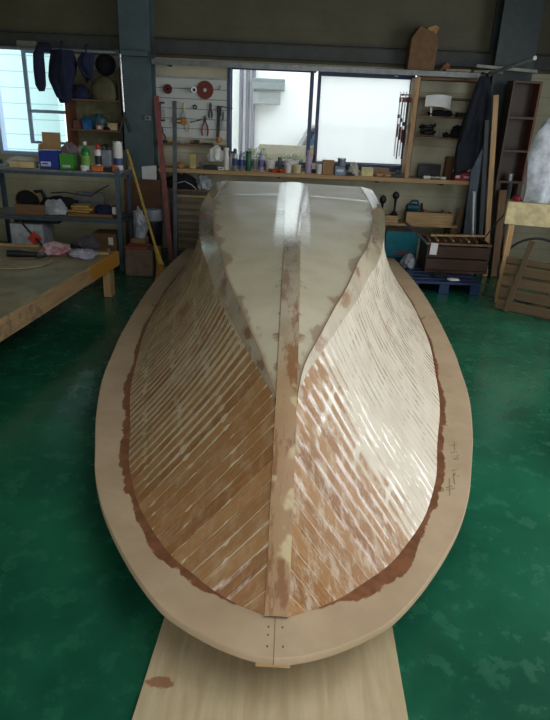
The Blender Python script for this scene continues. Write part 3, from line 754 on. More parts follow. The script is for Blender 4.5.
def pliers(label, px, py, ln, mat, jaw, spread=.03):
    t = hanging('pliers', label, 'pliers', px, py); hookmb().build('hang_hook', steel, t)
    for s_ in (-1, 1):
        MB().tube([(0,-.014,0),(s_*spread*.8,-.014,-ln*.35),(s_*spread,-.014,-ln*.7),(s_*spread*.8,-.014,-ln)], [.006,.009,.009,.007], 8).build('grip', mat, t, smooth=True)
    MB().lathe([(0,0),(.014,0),(.014,.012),(0,.012)], 14, m=Matrix.Translation((0,-.008,.0)) @ Ym).tube([(-.006,-.014,0),(-.01,-.014,.025),(0,-.014,.06)], [.007,.008,.003], 8).tube([(.006,-.014,0),(.01,-.014,.025),(0,-.014,.06)], [.007,.008,.003], 8).build('jaws', jaw, t, smooth=True)
    return t
pliers('red handled pliers hung under the black bar on the tool board', 205, 121, .16, M('dull_red_grip', 130, 40, 44, .5), dsteel, .036)
pliers('steel grey pliers hung beside the black hand saw on the tool board', 210.5, 108, .11, dsteel, dsteel, .018)
pliers('dark red pincers hung beside the column on the tool board', 162, 132, .10, M('dull_red_grip', 130, 40, 44, .5), dsteel, .04)
t = hanging('clamp', 'dark red screw clamp hung on the column end of the tool board', 'clamp', 160, 106); hookmb().build('hang_hook', steel, t)
MB().box(0,-.02,-.06,.022,.02,.2).box(.03,-.02,.035,.05,.018,.02).box(.03,-.02,-.15,.05,.018,.02).build('frame', M('dark_red_paint', 96, 34, 40, .5), t, bevel=.003)
MB().tube([(.05,-.02,-.16),(.05,-.02,-.04)], .006, 8).build('screw', steel, t, smooth=True)
t = hanging('black_bar', 'black steel bar hung slanting across the middle of the tool board', 'bar', 199, 121); hookmb().build('hang_hook', steel, t)
MB().bar((-.10,-.014,-.018),(.03,-.014,.015),.02,.008).build('blade', black, t)
t = hanging('paint_brush', 'pale yellow paint brush hung on the tool board beside the grey steel bar', 'brush', 184, 104); hookmb().build('hang_hook', steel, t)
MB().tube([(0,-.016,0),(.0,-.016,-.09)], .011, 8).build('handle', cream, t, smooth=True)
MB().box(0,-.018,-.115,.05,.02,.05).build('ferrule', silver, t, bevel=.003)
MB().box(0,-.018,-.18,.052,.022,.08).build('bristles', straw, t, bevel=.004)
t = hanging('wood_float', 'orange-brown handled float hung low on the tool board', 'float', 178.0, 119); hookmb().build('hang_hook', steel, t)
MB().box(0,-.02,-.02,.09,.02,.05).build('plate', WOOD('orange_wood', 150, 96, 60), t, bevel=.003)
MB().tube([(-.025,-.03,-.02),(-.02,-.055,-.02),(.02,-.055,-.02),(.025,-.03,-.02)], .008, 8).build('grip', cream, t, smooth=True)
t = hanging('wire_coil', 'pale hank of wire hung below the yellow brush on the tool board', 'wire', 188, 122); hookmb().build('hang_hook', steel, t)
MB().tube([(.02*math.cos(a*.7)*(1+.2*math.sin(a)), -.014-.002*(a%4), -.05+.05*math.sin(a*.7)) for a in range(30)], .004, 6).build('coil', cream, t, smooth=True)
t = hanging('hand_saw', 'black handled saw blade hung upright beside the window frame', 'saw', 219, 106); hookmb().build('hang_hook', steel, t)
MB().prism([(-.018,.0),(.018,.0),(.008,-.33),(-.03,-.33)], -.016, -.010).build('blade', dsteel, t)
MB().prism([(-.025,.0),(.03,.0),(.026,-.10),(-.02,-.10)], -.022, -.004).build('handle', black, t, bevel=.004)
t = hanging('steel_bar', 'thin bar jutting over the window frame from the tool board', 'bar', 224, 107); hookmb().build('hang_hook', steel, t)
MB().bar((-.03,-.02,.005),(.10,-.02,-.015),.018,.01).build('bar', black, t)
t = hanging('putty_knife', 'steel putty knife with grey grip hung nearest the window frame', 'knife', 223.5, 112); hookmb().build('hang_hook', steel, t)
MB().tube([(0,-.016,0),(.0,-.016,-.09)], .011, 8).build('grip', M('grey_grip', 110, 112, 116), t, smooth=True)
MB().prism([(-.012,-.09),(.012,-.09),(.022,-.19),(-.01,-.19)], -.018, -.014).build('blade', steel, t)
t = hanging('round_brush', 'tan round brush hanging below the saw above the white crumpled bag', 'brush', 219, 140); hookmb().build('hang_hook', steel, t)
MB().lathe([(.0,0),(.03,.008),(.036,.03),(.03,.055),(0,.06)], 14, m=Matrix.Translation((0,-.045,-.03))).build('bristles', straw, t, smooth=True)
MB().tube([(0,-.045,.028),(0,-.045,.09)], .006, 8).build('handle', oldwood_z, t, smooth=True)
# little ledge under the board
t = thing('tool_ledge', 'narrow wooden ledge with small tools below the white tool board', 'shelf', (-1.08, 7.33, 1.235))
MB().box(0,0,0,.80,.12,.02).build('plank', oldwood, t, bevel=.002)
MB().box(-.36,.04,-.03,.02,.03,.04).box(.36,.04,-.03,.02,.03,.04).build('bracket', dsteel, t)
LZ = 1.246
def onledge(px): return at(px, 150, 7.3).x
for i, (px, lab, mm, sz) in enumerate([(163,'dark drill chuck lying at the column end of the narrow tool ledge',dsteel,(.10,.05,.03)),(178,'shiny steel chisel lying on the narrow tool ledge',steel,(.12,.025,.02)),(197,'dark square block on the narrow tool ledge',black,(.05,.05,.045)),(208,'dark file lying near the window end of the narrow tool ledge',dsteel,(.12,.025,.018))]):
    t = thing('hand_tool', lab, 'tool', (onledge(px), 7.315, LZ))
    MB().box(0,0,sz[2]/2,sz[0],sz[1],sz[2]).build('blade', mm, t, bevel=.004)
    MB().tube([(-sz[0]/2-.003,0,sz[2]/2),(-sz[0]/2-.05,0,sz[2]/2)], sz[2]*.42, 8).build('grip', orange if i == 1 else oldwood, t, smooth=True)

# ------------------------------------------------------------------ things standing on the counter
def cx(px, py=168, Y=7.17): return at(px, py, Y).x
cb = M('blue_print', 52, 74, 132, .4); cg = M('green_tin', 30, 96, 66, .35); white_cap = white_pl
bottle('glue_bottle', 'small red bottle with white cap behind the red leaning strip', (cx(163), 7.16, CZ), .028, .15, M('red_plastic', 190, 40, 48, .35), white_cap)
single('string_ball', 'small tan ball of string on the counter near the red bottle', 'string', (cx(180), 7.17, CZ), MB().heap(.09,.07,.06,4,.15), straw, smooth=True)
carton('small_carton', 'yellowish upright carton on the counter below the tool ledge', (cx(193), 7.17, CZ), .07, .06, .155, M('yellow_card', 186, 170, 110, .7), .1)
carton('small_carton', 'small grey carton on the counter beside the yellowish upright carton', (cx(201.5), 7.17, CZ), .055, .05, .07, greycard, .2)
single('black_tool_case', 'low black case lying on the counter under the crumpled white bag', 'case', (cx(211), 7.13, CZ), MB().box(0,0,.022,.15,.09,.044), black, bevel=.006)
carton('small_carton', 'flat white carton with dark print on the counter below the crumpled bag', (cx(221.5), 7.10, CZ), .06, .05, .035, white_pl, .1, mark=(0,.018,.04,.012,black))
single('crumpled_bag', 'crumpled white plastic bag hung over the ledge beside the window', 'bag', (cx(216, 155, 7.24), 7.2, CZ+.085), MB().heap(.17,.10,.18,11,.5,2.2), white_pl, smooth=True)
bottle('tall_tube', 'tall white tube standing against the window frame corner', (cx(226.5), 7.14, CZ), .03, .24, white_pl, white_cap, .8, cat='tube')
bottle('white_bottle', 'short white bottle behind the first silver aerosol', (cx(231), 7.25, CZ), .03, .2, white_pl, cb, .5)
aerosol('silver aerosol with blue band standing nearest the tall white tube', (cx(235), 7.15, CZ), .031, .235, silver, M('dark_cap', 70, 74, 88, .4), cb)
aerosol('silver blue aerosol standing between another silver can and the green can', (cx(241.5), 7.15, CZ), .031, .215, M('bluish_tin', 150, 160, 186, .3, .5), silver, cb)
t = thing('green_can', 'green tall tin with dark lid among the aerosols', 'tin', (cx(248.5), 7.15, CZ))
MB().lathe([(.033,0),(.034,.004),(.034,.185),(.032,.19)], 20).build('tin_body', cg, t, smooth=True)
MB().lathe([(.035,.19),(.035,.215),(.0,.216)], 20).build('lid', M('dark_green_lid', 28, 62, 50, .4), t, smooth=True)
tub('grey_tin', 'small grey tin between the green can and the lilac aerosol', (cx(255), 7.2, CZ), .03, .12, M('pale_grey_tin', 176, 178, 182, .4, .3), silver, 1.0, 'tin')
aerosol('lilac white aerosol standing at the end of the row of cans', (cx(261), 7.14, CZ), .029, .225, lilac, silver, M('violet_print', 120, 104, 160, .4))
tub('plastic_cup', 'big white plastic tub at the window end behind the orange paint trays', (cx(270), 7.26, CZ), .05, .12, white_pl, None, 1.2, 'cup')
for px, lab in ((273, 'orange-red paint dish nearest the lilac aerosol'), (281, 'orange-red paint dish with dark rim beside the white tubs')):
    t = thing('paint_dish', lab, 'dish', (cx(px), 7.10, CZ))
    MB().lathe([(.035,0),(.045,.012),(.052,.035),(.054,.035),(.047,.012),(.03,.006),(0,.006)], 20).build('dish', M('orange_red_plastic', 176, 72, 44, .4), t, smooth=True)
    MB().lathe([(.0,.028),(.047,.028),(.0,.031)], 16).build('dark_paint', black, t, smooth=True)
tub('plastic_cup', 'dark grey small pot behind the orange-red dishes', (cx(279.5), 7.22, CZ), .025, .16, M('dark_pot', 96, 98, 108, .4), None, 1.0, 'pot')
tub('plastic_cup', 'wide white plastic bowl behind the cream pot on the counter', (cx(291), 7.27, CZ), .075, .13, white_pl, None, 1.2, 'cup')
tub('plastic_cup', 'cream white pot standing beside the second paint dish', (cx(288), 7.12, CZ), .034, .085, white_pl, white_pl, 1.1, 'cup')
tub('plastic_cup', 'pale yellow tub standing between the white pot and the lilac bottle', (cx(297), 7.14, CZ), .042, .09, cream, None, 1.15, 'cup')
t = bottle('lilac_bottle', 'tall lilac bottle standing in front of the middle window post', (cx(308), 7.14, CZ), .034, .25, lilac, lilac, .45, band=M('pink_print', 196, 170, 200, .4))
aerosol('slim dark aerosol behind the tall lilac bottle', (cx(314), 7.22, CZ), .024, .2, M('dark_tin', 60, 62, 76, .4, .3), black, white_pl)
tub('torn_cup', 'torn white cup between the slim dark aerosol and the kraft box', (cx(318.8), 7.13, CZ), .030, .11, white_pl, None, 1.2, 'cup')
carton('kraft_carton', 'plain kraft carton in front of the dusty window pane', (cx(328), 7.17, CZ), .13, .10, .155, kraft, .02)
carton('tin_carton', 'bluish carton under the grey tin in front of the dusty pane', (cx(339.5), 7.13, CZ), .115, .09, .095, M('bluegrey_card', 124, 146, 178, .6), .03, mark=(0,.05,.08,.03,white_pl))
tub('grey_tin', 'grey tin resting on top of the bluish carton', (cx(341), 7.14, CZ+.097), .046, .075, M('grey_lid_tin', 146, 148, 158, .4, .3), silver, 1.0, 'tin')
single('rag', 'crumpled whitish rag piled beside the bluish carton', 'rag', (cx(353.5), 7.16, CZ), MB().heap(.11,.11,.15,21,.4), M('whitish_rag', 206, 202, 190, .9), smooth=True)
single('black_tool', 'small dark pliers-like tool lying in front of the whitish rag', 'tool', (cx(350), 7.075, CZ), MB().bar((-.05,0,.012),(.05,0,.012),.02,.02).bar((-.03,.0,.03),(.02,.0,.03),.015,.015), dsteel, bevel=.003)
carton('cream_block', 'cream yellow block on the counter before the dusty pane', (cx(367), 7.15, CZ), .13, .10, .095, M('cream_yellow_card', 226, 214, 158, .7), -.02)
carton('brown_carton', 'low brown carton behind two short rollers on the counter', (cx(382), 7.22, CZ), .17, .10, .09, M('brown_card', 150, 120, 96, .8), 0)
for px, lab, a in ((379.5, 'short pale wooden roller lying before the low brown carton', .5), (387, 'second short wooden roller lying crosswise at the counter edge', .7)):
    t = thing('roller', lab, 'roller', (cx(px), 7.1, CZ+.019), a)
    MB().tube([(-.045,0,0),(.045,0,0)], .018, 12).build('barrel', pine, t, smooth=True)
    MB().tube([(.046,0,0),(.075,0,0)], .007, 8).build('handle', darkwood, t, smooth=True)
single('dark_plane', 'dark flat hand plane lying at the jamb end of the counter', 'plane', (cx(397), 7.16, CZ), MB().box(0,0,.02,.16,.06,.04).box(.02,0,.055,.05,.04,.03), dsteel, bevel=.005)
# bay below the bookcase
carton('black_case', 'black flat case standing on edge in the bay below the wooden bookcase', (cx(431), 7.26, CZ), .26, .05, .15, black, 0, cat='case')
t = thing('white_charger', 'tangle of white chargers and cable before the black case', 'charger', (cx(436), 7.14, CZ))
MB().box(-.10,0,.017,.08,.05,.034).build('adaptor', white_pl, t, bevel=.006)
MB().box(.09,0,.015,.06,.05,.03).build('plug_block', white_pl, t, bevel=.006)
MB().tube([(-.06,0,.02),(-.02,-.03,.02),(.03,-.02,.025),(.06,0,.015),(.02,.02,.012),(-.03,.03,.012)], .007, 8).build('cable', white_pl, t, smooth=True)
carton('brown_carton', 'brown carton standing behind the red carton below the bookcase', (cx(455), 7.31, CZ), .16, .09, .24, kraft_dark, 0)
t = carton('red_carton', 'red carton with a white lid flap at the end of the counter', (cx(461), 7.13, CZ), .17, .12, .085, M('crimson_card', 158, 28, 46, .6), .0, mark=(-.05,.042,.05,.03,white_pl), flaps=(('f',115,.0),))
MB().box(.01,-.02,.14,.16,.004,.10,(-.5,0,0)).build('lid_flap', M('pale_card', 210, 202, 186, .7), t)
MB().box(.05,-.0625,.04,.06,.002,.02).build('label_panel', M('pink_print', 196, 170, 200, .4), t)
MB().box(-.083,.0,.1,.004,.12,.03).build('side_flap', white_pl, t)

# long-handled clamps hung on the window jamb
for i, px in enumerate((400.4, 403.5, 406.6, 409.5)):
    p = at(px, 97, 7.30)
    t = thing('bar_clamp', ['red-jawed bar clamp hung closest to the window glass', 'second bar clamp from the glass in the row on the jamb', 'third bar clamp from the glass in the row on the jamb', 'bar clamp hung next to the bookcase side'][i], 'clamp', (p.x, 7.30, p.z), 0, 'clamps hung on the window jamb')
    MB().tube([(0,0,.03),(0,.02,.055),(0,.05,.045)], .003, 6).build('hang_hook', steel, t)
    MB().box(-.005*i,0,-.30-.03*(i%2),.014,.01,.66).build('bar', steel if i % 2 == 0 else dsteel, t)
    MB().box(0,-.02,-.03,.022,.05,.05).build('fixed_jaw', M('dull_red_paint', 150, 60, 66, .5), t, bevel=.004)
    MB().box(-.003*i,-.02,-.20-.04*i,.022,.05,.04).build('sliding_jaw', dsteel, t, bevel=.004)
    MB().tube([(-.003*i,-.05,-.28-.03*i),(-.003*i,-.05,-.42-.03*i)], .010, 10).build('handle', M('maroon_grip', 110, 46, 48, .5), t, smooth=True)
t = thing('clamp_rail', 'thin metal rail across the jamb from which the bar clamps hang', 'rail', (at(410,96,7.33).x, 7.335, at(410,95,7.33).z))
MB().tube([(-.09,0,0),(.09,0,0)], .008, 8).build('rod', steel, t, smooth=True)
MB().box(-.08,.03,0,.02,.06,.02).box(.08,.03,0,.02,.06,.02).build('bracket', dsteel, t)

# wooden bookcase on the counter
t = thing('wooden_bookcase', 'open wooden bookcase standing on the end of the counter', 'bookcase', (1.79, 7.245, CZ+.001))
H = RZ-.062-CZ
for s_, x in ((-1,-.375),(1,.36)): MB().box(x,0,H/2,.05 if s_ < 0 else .04,.25,H).build('side_panel', pine_z if s_ < 0 else oldwood_z, t, bevel=.002)
shz = [at(450,98,7.13).z-CZ, at(450,117,7.13).z-CZ, at(450,138,7.13).z-CZ]
for z in shz: MB().box(-.0075,0,z-.009,.68,.24,.018).build('shelf', oldwood, t, bevel=.002)
MB().box(-.0075,0,H-.012,.68,.24,.022).build('top', oldwood, t)
BS = [CZ+.001+z for z in shz]
def bx(px, Y=7.2): return at(px, 110, Y).x
o = sheet(0,0, lambda u,v: (-.14+.28*u, -.03-.02*math.sin(PI*u), .0-.11*v-.02*u*v+.015*math.sin(3*u)), 14, 4).build('paper_sheet', paper)
o.name = 'shelf_paper'; tag(o, 'white paper sheet hanging over the upper bookcase shelf', 'paper', None, (bx(435), 7.13, BS[0]+.012))
single('paper_strip', 'narrow white paper strip leaning inside the middle bookcase shelf', 'paper', (bx(430.5), 7.16, BS[1]+.001), MB().box(0,0,.045,.018,.003,.09,(0,-.15,0)), paper)
single('dark_rag', 'dark bluish rag lying in the second bookcase shelf', 'rag', (bx(441), 7.21, BS[1]+.001), MB().heap(.26,.14,.07,31,.4), blackcloth, smooth=True)
carton('dark_carton', 'small dark carton at the far end of the second bookcase shelf', (bx(463), 7.25, BS[1]), .10, .1, .05, M('dark_card2', 62, 56, 50, .8), .1)
single('dark_coil', 'dark tangled hose coil on the lowest bookcase shelf', 'hose', (bx(430), 7.2, BS[2]+.006), MB().tube([(.07*math.cos(a*.55)+.02*math.sin(a*1.3), .06*math.sin(a*.55), .02+.0028*a+.01*math.sin(a*2)) for a in range(36)], .012, 8), black, smooth=True)
t = thing('steel_pincers', 'shiny steel pincers standing on the lowest bookcase shelf', 'pincers', (bx(440.5), 7.14, BS[2]))
MB().tube([(-.025,0,.004),(-.01,0,.06),(.01,0,.09)], .007, 8).build('grip', silver, t, smooth=True); MB().tube([(.03,0,.004),(.012,-.012,.06),(-.01,-.012,.09)], .007, 8).build('grip', silver, t, smooth=True)
single('dark_bag', 'dark crumpled bag at the column end of the lowest bookcase shelf', 'bag', (bx(460.5), 7.18, BS[2]+.001), MB().heap(.17,.13,.14,33,.3), blackcloth, smooth=True)
single('dark_rag', 'dark small rag between the steel pincers and the dark bag', 'rag', (bx(449), 7.18, BS[2]+.001), MB().heap(.07,.08,.06,35,.4), blackcloth, smooth=True)

# ------------------------------------------------------------------ lower bench shelf on the window side
Z2 = .485
t = thing('low_wall_shelf', 'low pine plank shelf with boxes under the counter end', 'shelf', (1.62, 7.2, 0))
MB().box(-.05,0,Z2-.014,.98,.3,.028).build('plank', pine, t, bevel=.003)
MB().box(.40,.0,(Z2-.03)/2,.06,.28,Z2-.03).build('upright', oldwood_z, t, bevel=.003)
MB().box(-.48,.0,(Z2-.03)/2,.06,.28,Z2-.03).build('upright', oldwood_z, t, bevel=.003)
single('leaning_offcut', 'short brown plank standing at the end of the low pine shelf', 'plank', (2.095, 7.16, 0), MB().bar((0,0,.002),(.02,.06,.66),.06,.022), oldwood_z, bevel=.002)
def lx(px, Y=7.15): return at(px, 215, Y).x
t = thing('wooden_box', 'long pale wooden box on the low pine shelf', 'box', (lx(428), 7.14, Z2))
W_ = .54
MB().box(0,0,.008,W_,.16,.016).box(0,-.074,.075,W_,.012,.118).box(0,.074,.075,W_,.012,.118).build('box_wall', pine, t, bevel=.002)
MB().box(-W_/2+.007,0,.075,.012,.135,.118).build('end_board', oldwood, t); MB().box(W_/2-.007,0,.075,.012,.135,.118).build('end_board', oldwood, t)
MB().box(0,0,.128,W_*.98,.13,.008).build('lid_board', oldwood, t)
for px, lab in ((425, 'small brown wedge on the long wooden box beside the teal grinder'), (444, 'small brown wedge at the far end of the long wooden box')):
    single('wood_wedge', lab, 'wedge', (lx(px), 7.12, Z2+.134), MB().prism([(-.035,0),(.035,0),(.02,.012),(-.035,.035)], -.03, .03), oldwood, bevel=.002)
t = thing('angle_grinder', 'dark teal angle grinder resting on the long wooden box', 'grinder', (lx(412), 7.13, Z2+.134))
MB().lathe([(.02,-.09),(.042,-.07),(.045,.0),(.04,.05),(.03,.07)], 18, m=Matrix.Translation((0,0,.047)) @ Matrix.Rotation(PI/2,4,'Y')).build('motor_body', tealtool, t, smooth=True)
MB().tube([(-.05,0,.08),(-.02,0,.12),(.04,0,.12),(.06,0,.075)], .014, 10).build('handle', tealtool, t, smooth=True)
MB().lathe([(0,0),(.05,0),(.05,.01),(0,.01)], 20, m=Matrix.Translation((.09,0,.05)) @ Matrix.Rotation(PI/2,4,'Y')).build('wheel', dsteel, t, smooth=True)
single('wood_block', 'small pale wooden block on the low pine shelf holding a black hand lamp', 'block', (lx(391), 7.13, Z2), MB().box(0,0,.04,.15,.1,.08), pine, bevel=.003)
def knob(label, loc, h):
    t = thing('hand_lamp', label, 'hand lamp', loc)
    MB().lathe([(.045,0),(.05,.008),(.03,.03),(.014,.05),(.014,h*.62),(.02,h*.66)], 18).build('stand', black, t, smooth=True)
    MB().lathe([(.012,h*.665),(.034,h*.72),(.042,h*.82),(.034,h*.93),(0,h)], 18).build('head', black, t, smooth=True)
knob('black knob-headed hand lamp standing on the small wooden block', (lx(393.5), 7.13, Z2+.081), .27)
knob('shorter black knob-headed hand lamp close beside the hull', (lx(381.5), 7.16, Z2+.001), .30)

# blue pallet with things on it
PZ = .125
t = thing('blue_pallet', 'blue slatted plastic pallet on the floor behind the hull', 'pallet', (1.66, 6.21, 0))
bp = M('pallet_blue', 14, 46, 84, .45, vary=.3)
for i in range(6): MB().box(0,-.36+.144*i,PZ-.012,.74,.11,.022).build('deck_slat', bp, t, bevel=.004)
for x in (-.31, 0, .31): MB().box(x,0,(PZ-.024)/2,.1,.80,PZ-.026).build('runner', bp, t, bevel=.004)
# teal power tool carton
t = carton('tool_carton', 'teal printed power tool carton standing on the floor behind the hull', (at(400,250,6.8).x, 6.88, .001), .37, .2, at(402,232,6.78).z, teal, .04, mark=None)
TH = at(402,232,6.78).z
MB().box(0,-.1015,TH-.33,.365,.002,.09).build('dark_print', M('dark_teal_print', 18, 44, 56, .5), t)
MB().box(0,0,TH+.004,.38,.21,.006).build('lid_flap', M('worn_grey_card', 96, 98, 100, .8), t)
fc = bpy.data.curves.new('lettering', 'FONT'); fc.body = 'makita'; fc.size = .085; fc.extrude = .001; fc.align_x = 'CENTER'; fc.space_character = .95
fo = bpy.data.objects.new('tmp', fc); COL.objects.link(fo)
bpy.context.view_layer.update()
me = bpy.data.meshes.new_from_object(fo.evaluated_get(bpy.context.evaluated_depsgraph_get())); bpy.data.objects.remove(fo)
lo = bpy.data.objects.new('lettering', me); COL.objects.link(lo); me.materials.clear(); me.materials.append(M('pale_red_print', 206, 62, 74, .5)); lo.parent = t; lo.location = (.02,-.1025,TH-.255); lo.rotation_euler = (PI/2, 0, 0)
single('newspaper_heap', 'crumpled pale newspaper heaped on the pallet corner beside the dark crate', 'paper', (1.40, 6.40, PZ), MB().heap(.15,.2,.15,41,.3), M('newsprint', 150, 158, 164, .8, vary=.35, scale=30), smooth=True)
single('dark_rag', 'small dark rag with a white corner lying on the blue pallet', 'rag', (onz(437,272,PZ).x-.02, 6.02, PZ), MB().heap(.16,.12,.05,43,.4), blackcloth, smooth=True)
single('paper_scrap', 'white scrap of paper on the front of the blue pallet', 'paper', (onz(437,276,PZ).x+.13, 5.9, PZ+.001), MB().heap(.12,.10,.02,44,.3), paper, smooth=True)
# long dark crate
c = onz(463, 276, PZ); t = thing('dark_crate', 'long dark brown wooden crate full of sticks on the blue pallet', 'crate', (1.87, 6.40, PZ))
L_, D_, H_ = .66, .38, .33
MB().box(0,0,.012,L_,D_,.024).build('bottom_board', darkwood, t)
MB().box(0,-D_/2+.012,.085,L_,.022,.115).build('front_board', darkwood, t, bevel=.003); MB().box(0,-D_/2+.012,.215,L_,.022,.12).build('front_board', darkwood, t, bevel=.003)
MB().box(0,D_/2-.012,.17,L_,.022,.29).build('back_board', darkwood, t, bevel=.003)
for s_ in (-1, 1): MB().box(s_*(L_/2-.012),0,.17,.022,D_-.048,.29).build('end_board', darkwood_z, t, bevel=.003)
MB().box(0,-D_/2-.008,.305,L_,.014,.022).build('edge_strip', M('pale_strip', 120, 96, 70, .6), t)
MB().box(-.27,-D_/2-.02,.25,.075,.004,.12,(0,.05,0)).build('paper_tag', paper, t)
rnd = random.Random(5)
for i in range(7):
    x0 = -.33+.09*i; z = .045+.045*(i%2)
    o = single('wood_stick', ['short pale stick lying at the tag end of the dark crate','split lath lying across the dark crate','brown stick resting second in the dark crate','pale lath resting in the middle of the dark crate','knotty stick lying beside the silver tube in the dark crate','thin lath near the far end of the dark crate','stub of pale stick at the far end of the dark crate'][i], 'stick', (1.87+x0*.9, 6.40, PZ), MB().bar((-.02,-.197,.335),(.0,.17+.0*i,.342),.022,.016), pine if i % 2 else oldwood, bevel=.002)
single('wood_stick', 'long pale lath laid along the top of the dark crate', 'stick', (1.88, 6.33, PZ+.366), MB().bar((-.3,0,0),(.28,.02,.012),.03,.018), pine, bevel=.002)
single('metal_angle', 'grey metal angle strip propped against the crate end beside the teal carton', 'strip', (0,0,0), MB().bar(tuple(at(405,222,6.9)), tuple(at(428,244,6.12)), .03, .012), M('dull_metal', 130, 134, 138, .45, .6))
carton('grey_carton', 'low grey carton under the low pine shelf behind the dark crate', (at(441,240,6.9).x, 6.85, 0), .3, .2, .30, M('greyish_card', 142, 128, 108, .8), 0)
# sheet goods and lengths leaning in the corner
def lean(name, label, cat, a, b, w_, th, mat, up=(0,1,0), **kw):
    a, b = Vector(a), Vector(b)
    return single(name, label, cat, tuple(a), MB().bar((0,0,0), tuple(b-a), w_, th, up), mat, bevel=.002, **kw)
t = thing('silver_tube', 'silver metal tube leaning upright behind the dark crate', 'tube', tuple(Vector((at(476,250,6.72).x, 6.72, .001))))
pb = at(474, 193, 6.84)
MB().tube([(0,0,0),(pb.x-t.location.x, pb.y-6.72, pb.z)], .03, 14).build('pipe', silver, t, smooth=True)
MB().tube([(pb.x-t.location.x, pb.y-6.72, pb.z+.0005),(pb.x-t.location.x, pb.y-6.72+.001, pb.z+.018)], .032, 14).build('end_cap', M('zinc', 196, 200, 204, .4, .5), t, smooth=True)
def foot(px, Y): return (at(px, 255, Y).x, Y, .002)
lean('leaning_plank', 'tall pale batten leaning against the corner column', 'plank', foot(488.5, 6.65), at(496, 95, 6.765), .055, .022, pine_z)
lean('leaning_plank', 'grey-blue board leaning in the corner under the dark coat', 'plank', foot(465.5, 6.96), at(478, 150, 7.02), .10, .02, M('greyblue_board', 84, 98, 112, .6))
lean('leaning_plank', 'dark board leaning between the grey-blue board and the pale batten', 'plank', foot(482, 6.64), at(487, 120, 6.73), .045, .02, M('dark_board', 44, 50, 54, .6))
lean('leaning_plank', 'brown board leaning just beyond the tall pale batten', 'plank', foot(498, 6.655), at(503, 190, 6.74), .08, .02, oldwood_z)
lean('leaning_plank', 'short dark brown board leaning below the tall dark cabinet', 'plank', foot(507, 6.655), at(509, 200, 6.74), .06, .02, darkwood_z)
t = thing('hanging_coat', 'dark blue-black work coat hanging in the corner beside the bookcase', 'coat', (at(484, 80, 6.9).x, 6.90, at(484, 80, 6.9).z))
rows = []; n_ = 28
for i in range(19):
    q = i/18; z = .03-.95*q; wx = .05+.09*min(1, q*2.2)*(1-.55*max(0,(q-.75)/.25)); wy = .035+.035*q*(1-.6*max(0,(q-.8)/.2))
    cxo = -.03*q - .06*max(0, q-.3)
    r = []
    for j in range(n_+1):
        a = 2*PI*j/n_; fo = 1+.13*math.sin(5*a+2*q)+.07*math.sin(9*a-3*q)
        r.append((cxo+wx*fo*math.cos(a), -wy*fo*math.sin(a), z+.05*q*math.sin(a+1)))
    rows.append(r)
mb = MB().grid(rows); mb.f += [tuple(range(n_)), tuple(range(18*(n_+1)+n_-1, 18*(n_+1)-1, -1))]
mb.build('coat_body', M('blueblack_cloth', 28, 34, 44, .95, vary=.35, scale=8, bump=.2), t, smooth=True)
MB().tube([(-.05,-.05,-.04),(-.10,-.07,-.25),(-.13,-.07,-.5),(-.15,-.06,-.62)], [.035,.04,.038,.03], 10).build('sleeve', M('blueblack_cloth', 28, 34, 44, .95), t, smooth=True)
MB().tube([(0,-.0,.031),(0,.0,.06),(.0,.06,.075),(0,.12,.07)], .006, 8).build('hook', dsteel, t, smooth=True)
# tall dark cabinet at the edge
t = thing('tall_cabinet', 'tall dark brown open cabinet standing in the corner by the steel column', 'cabinet', (at(504,130,6.8).x+.16, 6.88, 0), 0)
W_, D_, z0, z1 = .30, .18, at(508,183,6.8).z, at(508,80,6.8).z
for s_ in (-1, 1): MB().box(s_*(W_/2-.012),0,(z0+z1)/2,.024,D_,z1-z0).build('side_panel', darkwood_z if s_ < 0 else WOOD('reddish_wood_upright', 112, 62, 46, .5, 2), t, bevel=.002)
MB().box(0,D_/2-.008,(z0+z1)/2,W_-.05,.014,z1-z0).build('back_panel', darkwood_z, t)
for z in (z0+.012, z0+.33, z0+.66, z1-.012): MB().box(0,-.01,z,W_-.05,D_-.02,.022).build('shelf', darkwood, t)
for sx in (-1, 1):
    for sy in (-1, 1): MB().box(sx*(W_/2-.03),sy*(D_/2-.03),z0/2,.05,.05,z0-.001).build('leg', darkwood_z, t)
single('metal_cup', 'small metal cup on the lowest shelf of the tall dark cabinet', 'cup', (at(510,178,6.85).x+.0, 6.85, z0+.0235), MB().lathe([(.028,0),(.032,.07),(.03,.07),(.026,.004),(0,.004)], 16), silver, smooth=True)
t = thing('conduit_pipe', 'pale pipe running from the overhead plank along past the corner column', 'pipe', tuple(at(490, 74, 6.95)))
b_ = at(535, 58, 6.0)-at(490, 74, 6.95)
MB().tube([(0,0,0), tuple(b_)], .018, 12).build('pipe', M('pale_pipe', 150, 160, 164, .4, .4), t, smooth=True)
MB().tube([tuple(b_*.02), tuple(b_*.02+Vector((0,.02,.0)))], .026, 10).build('clip', dsteel, t)
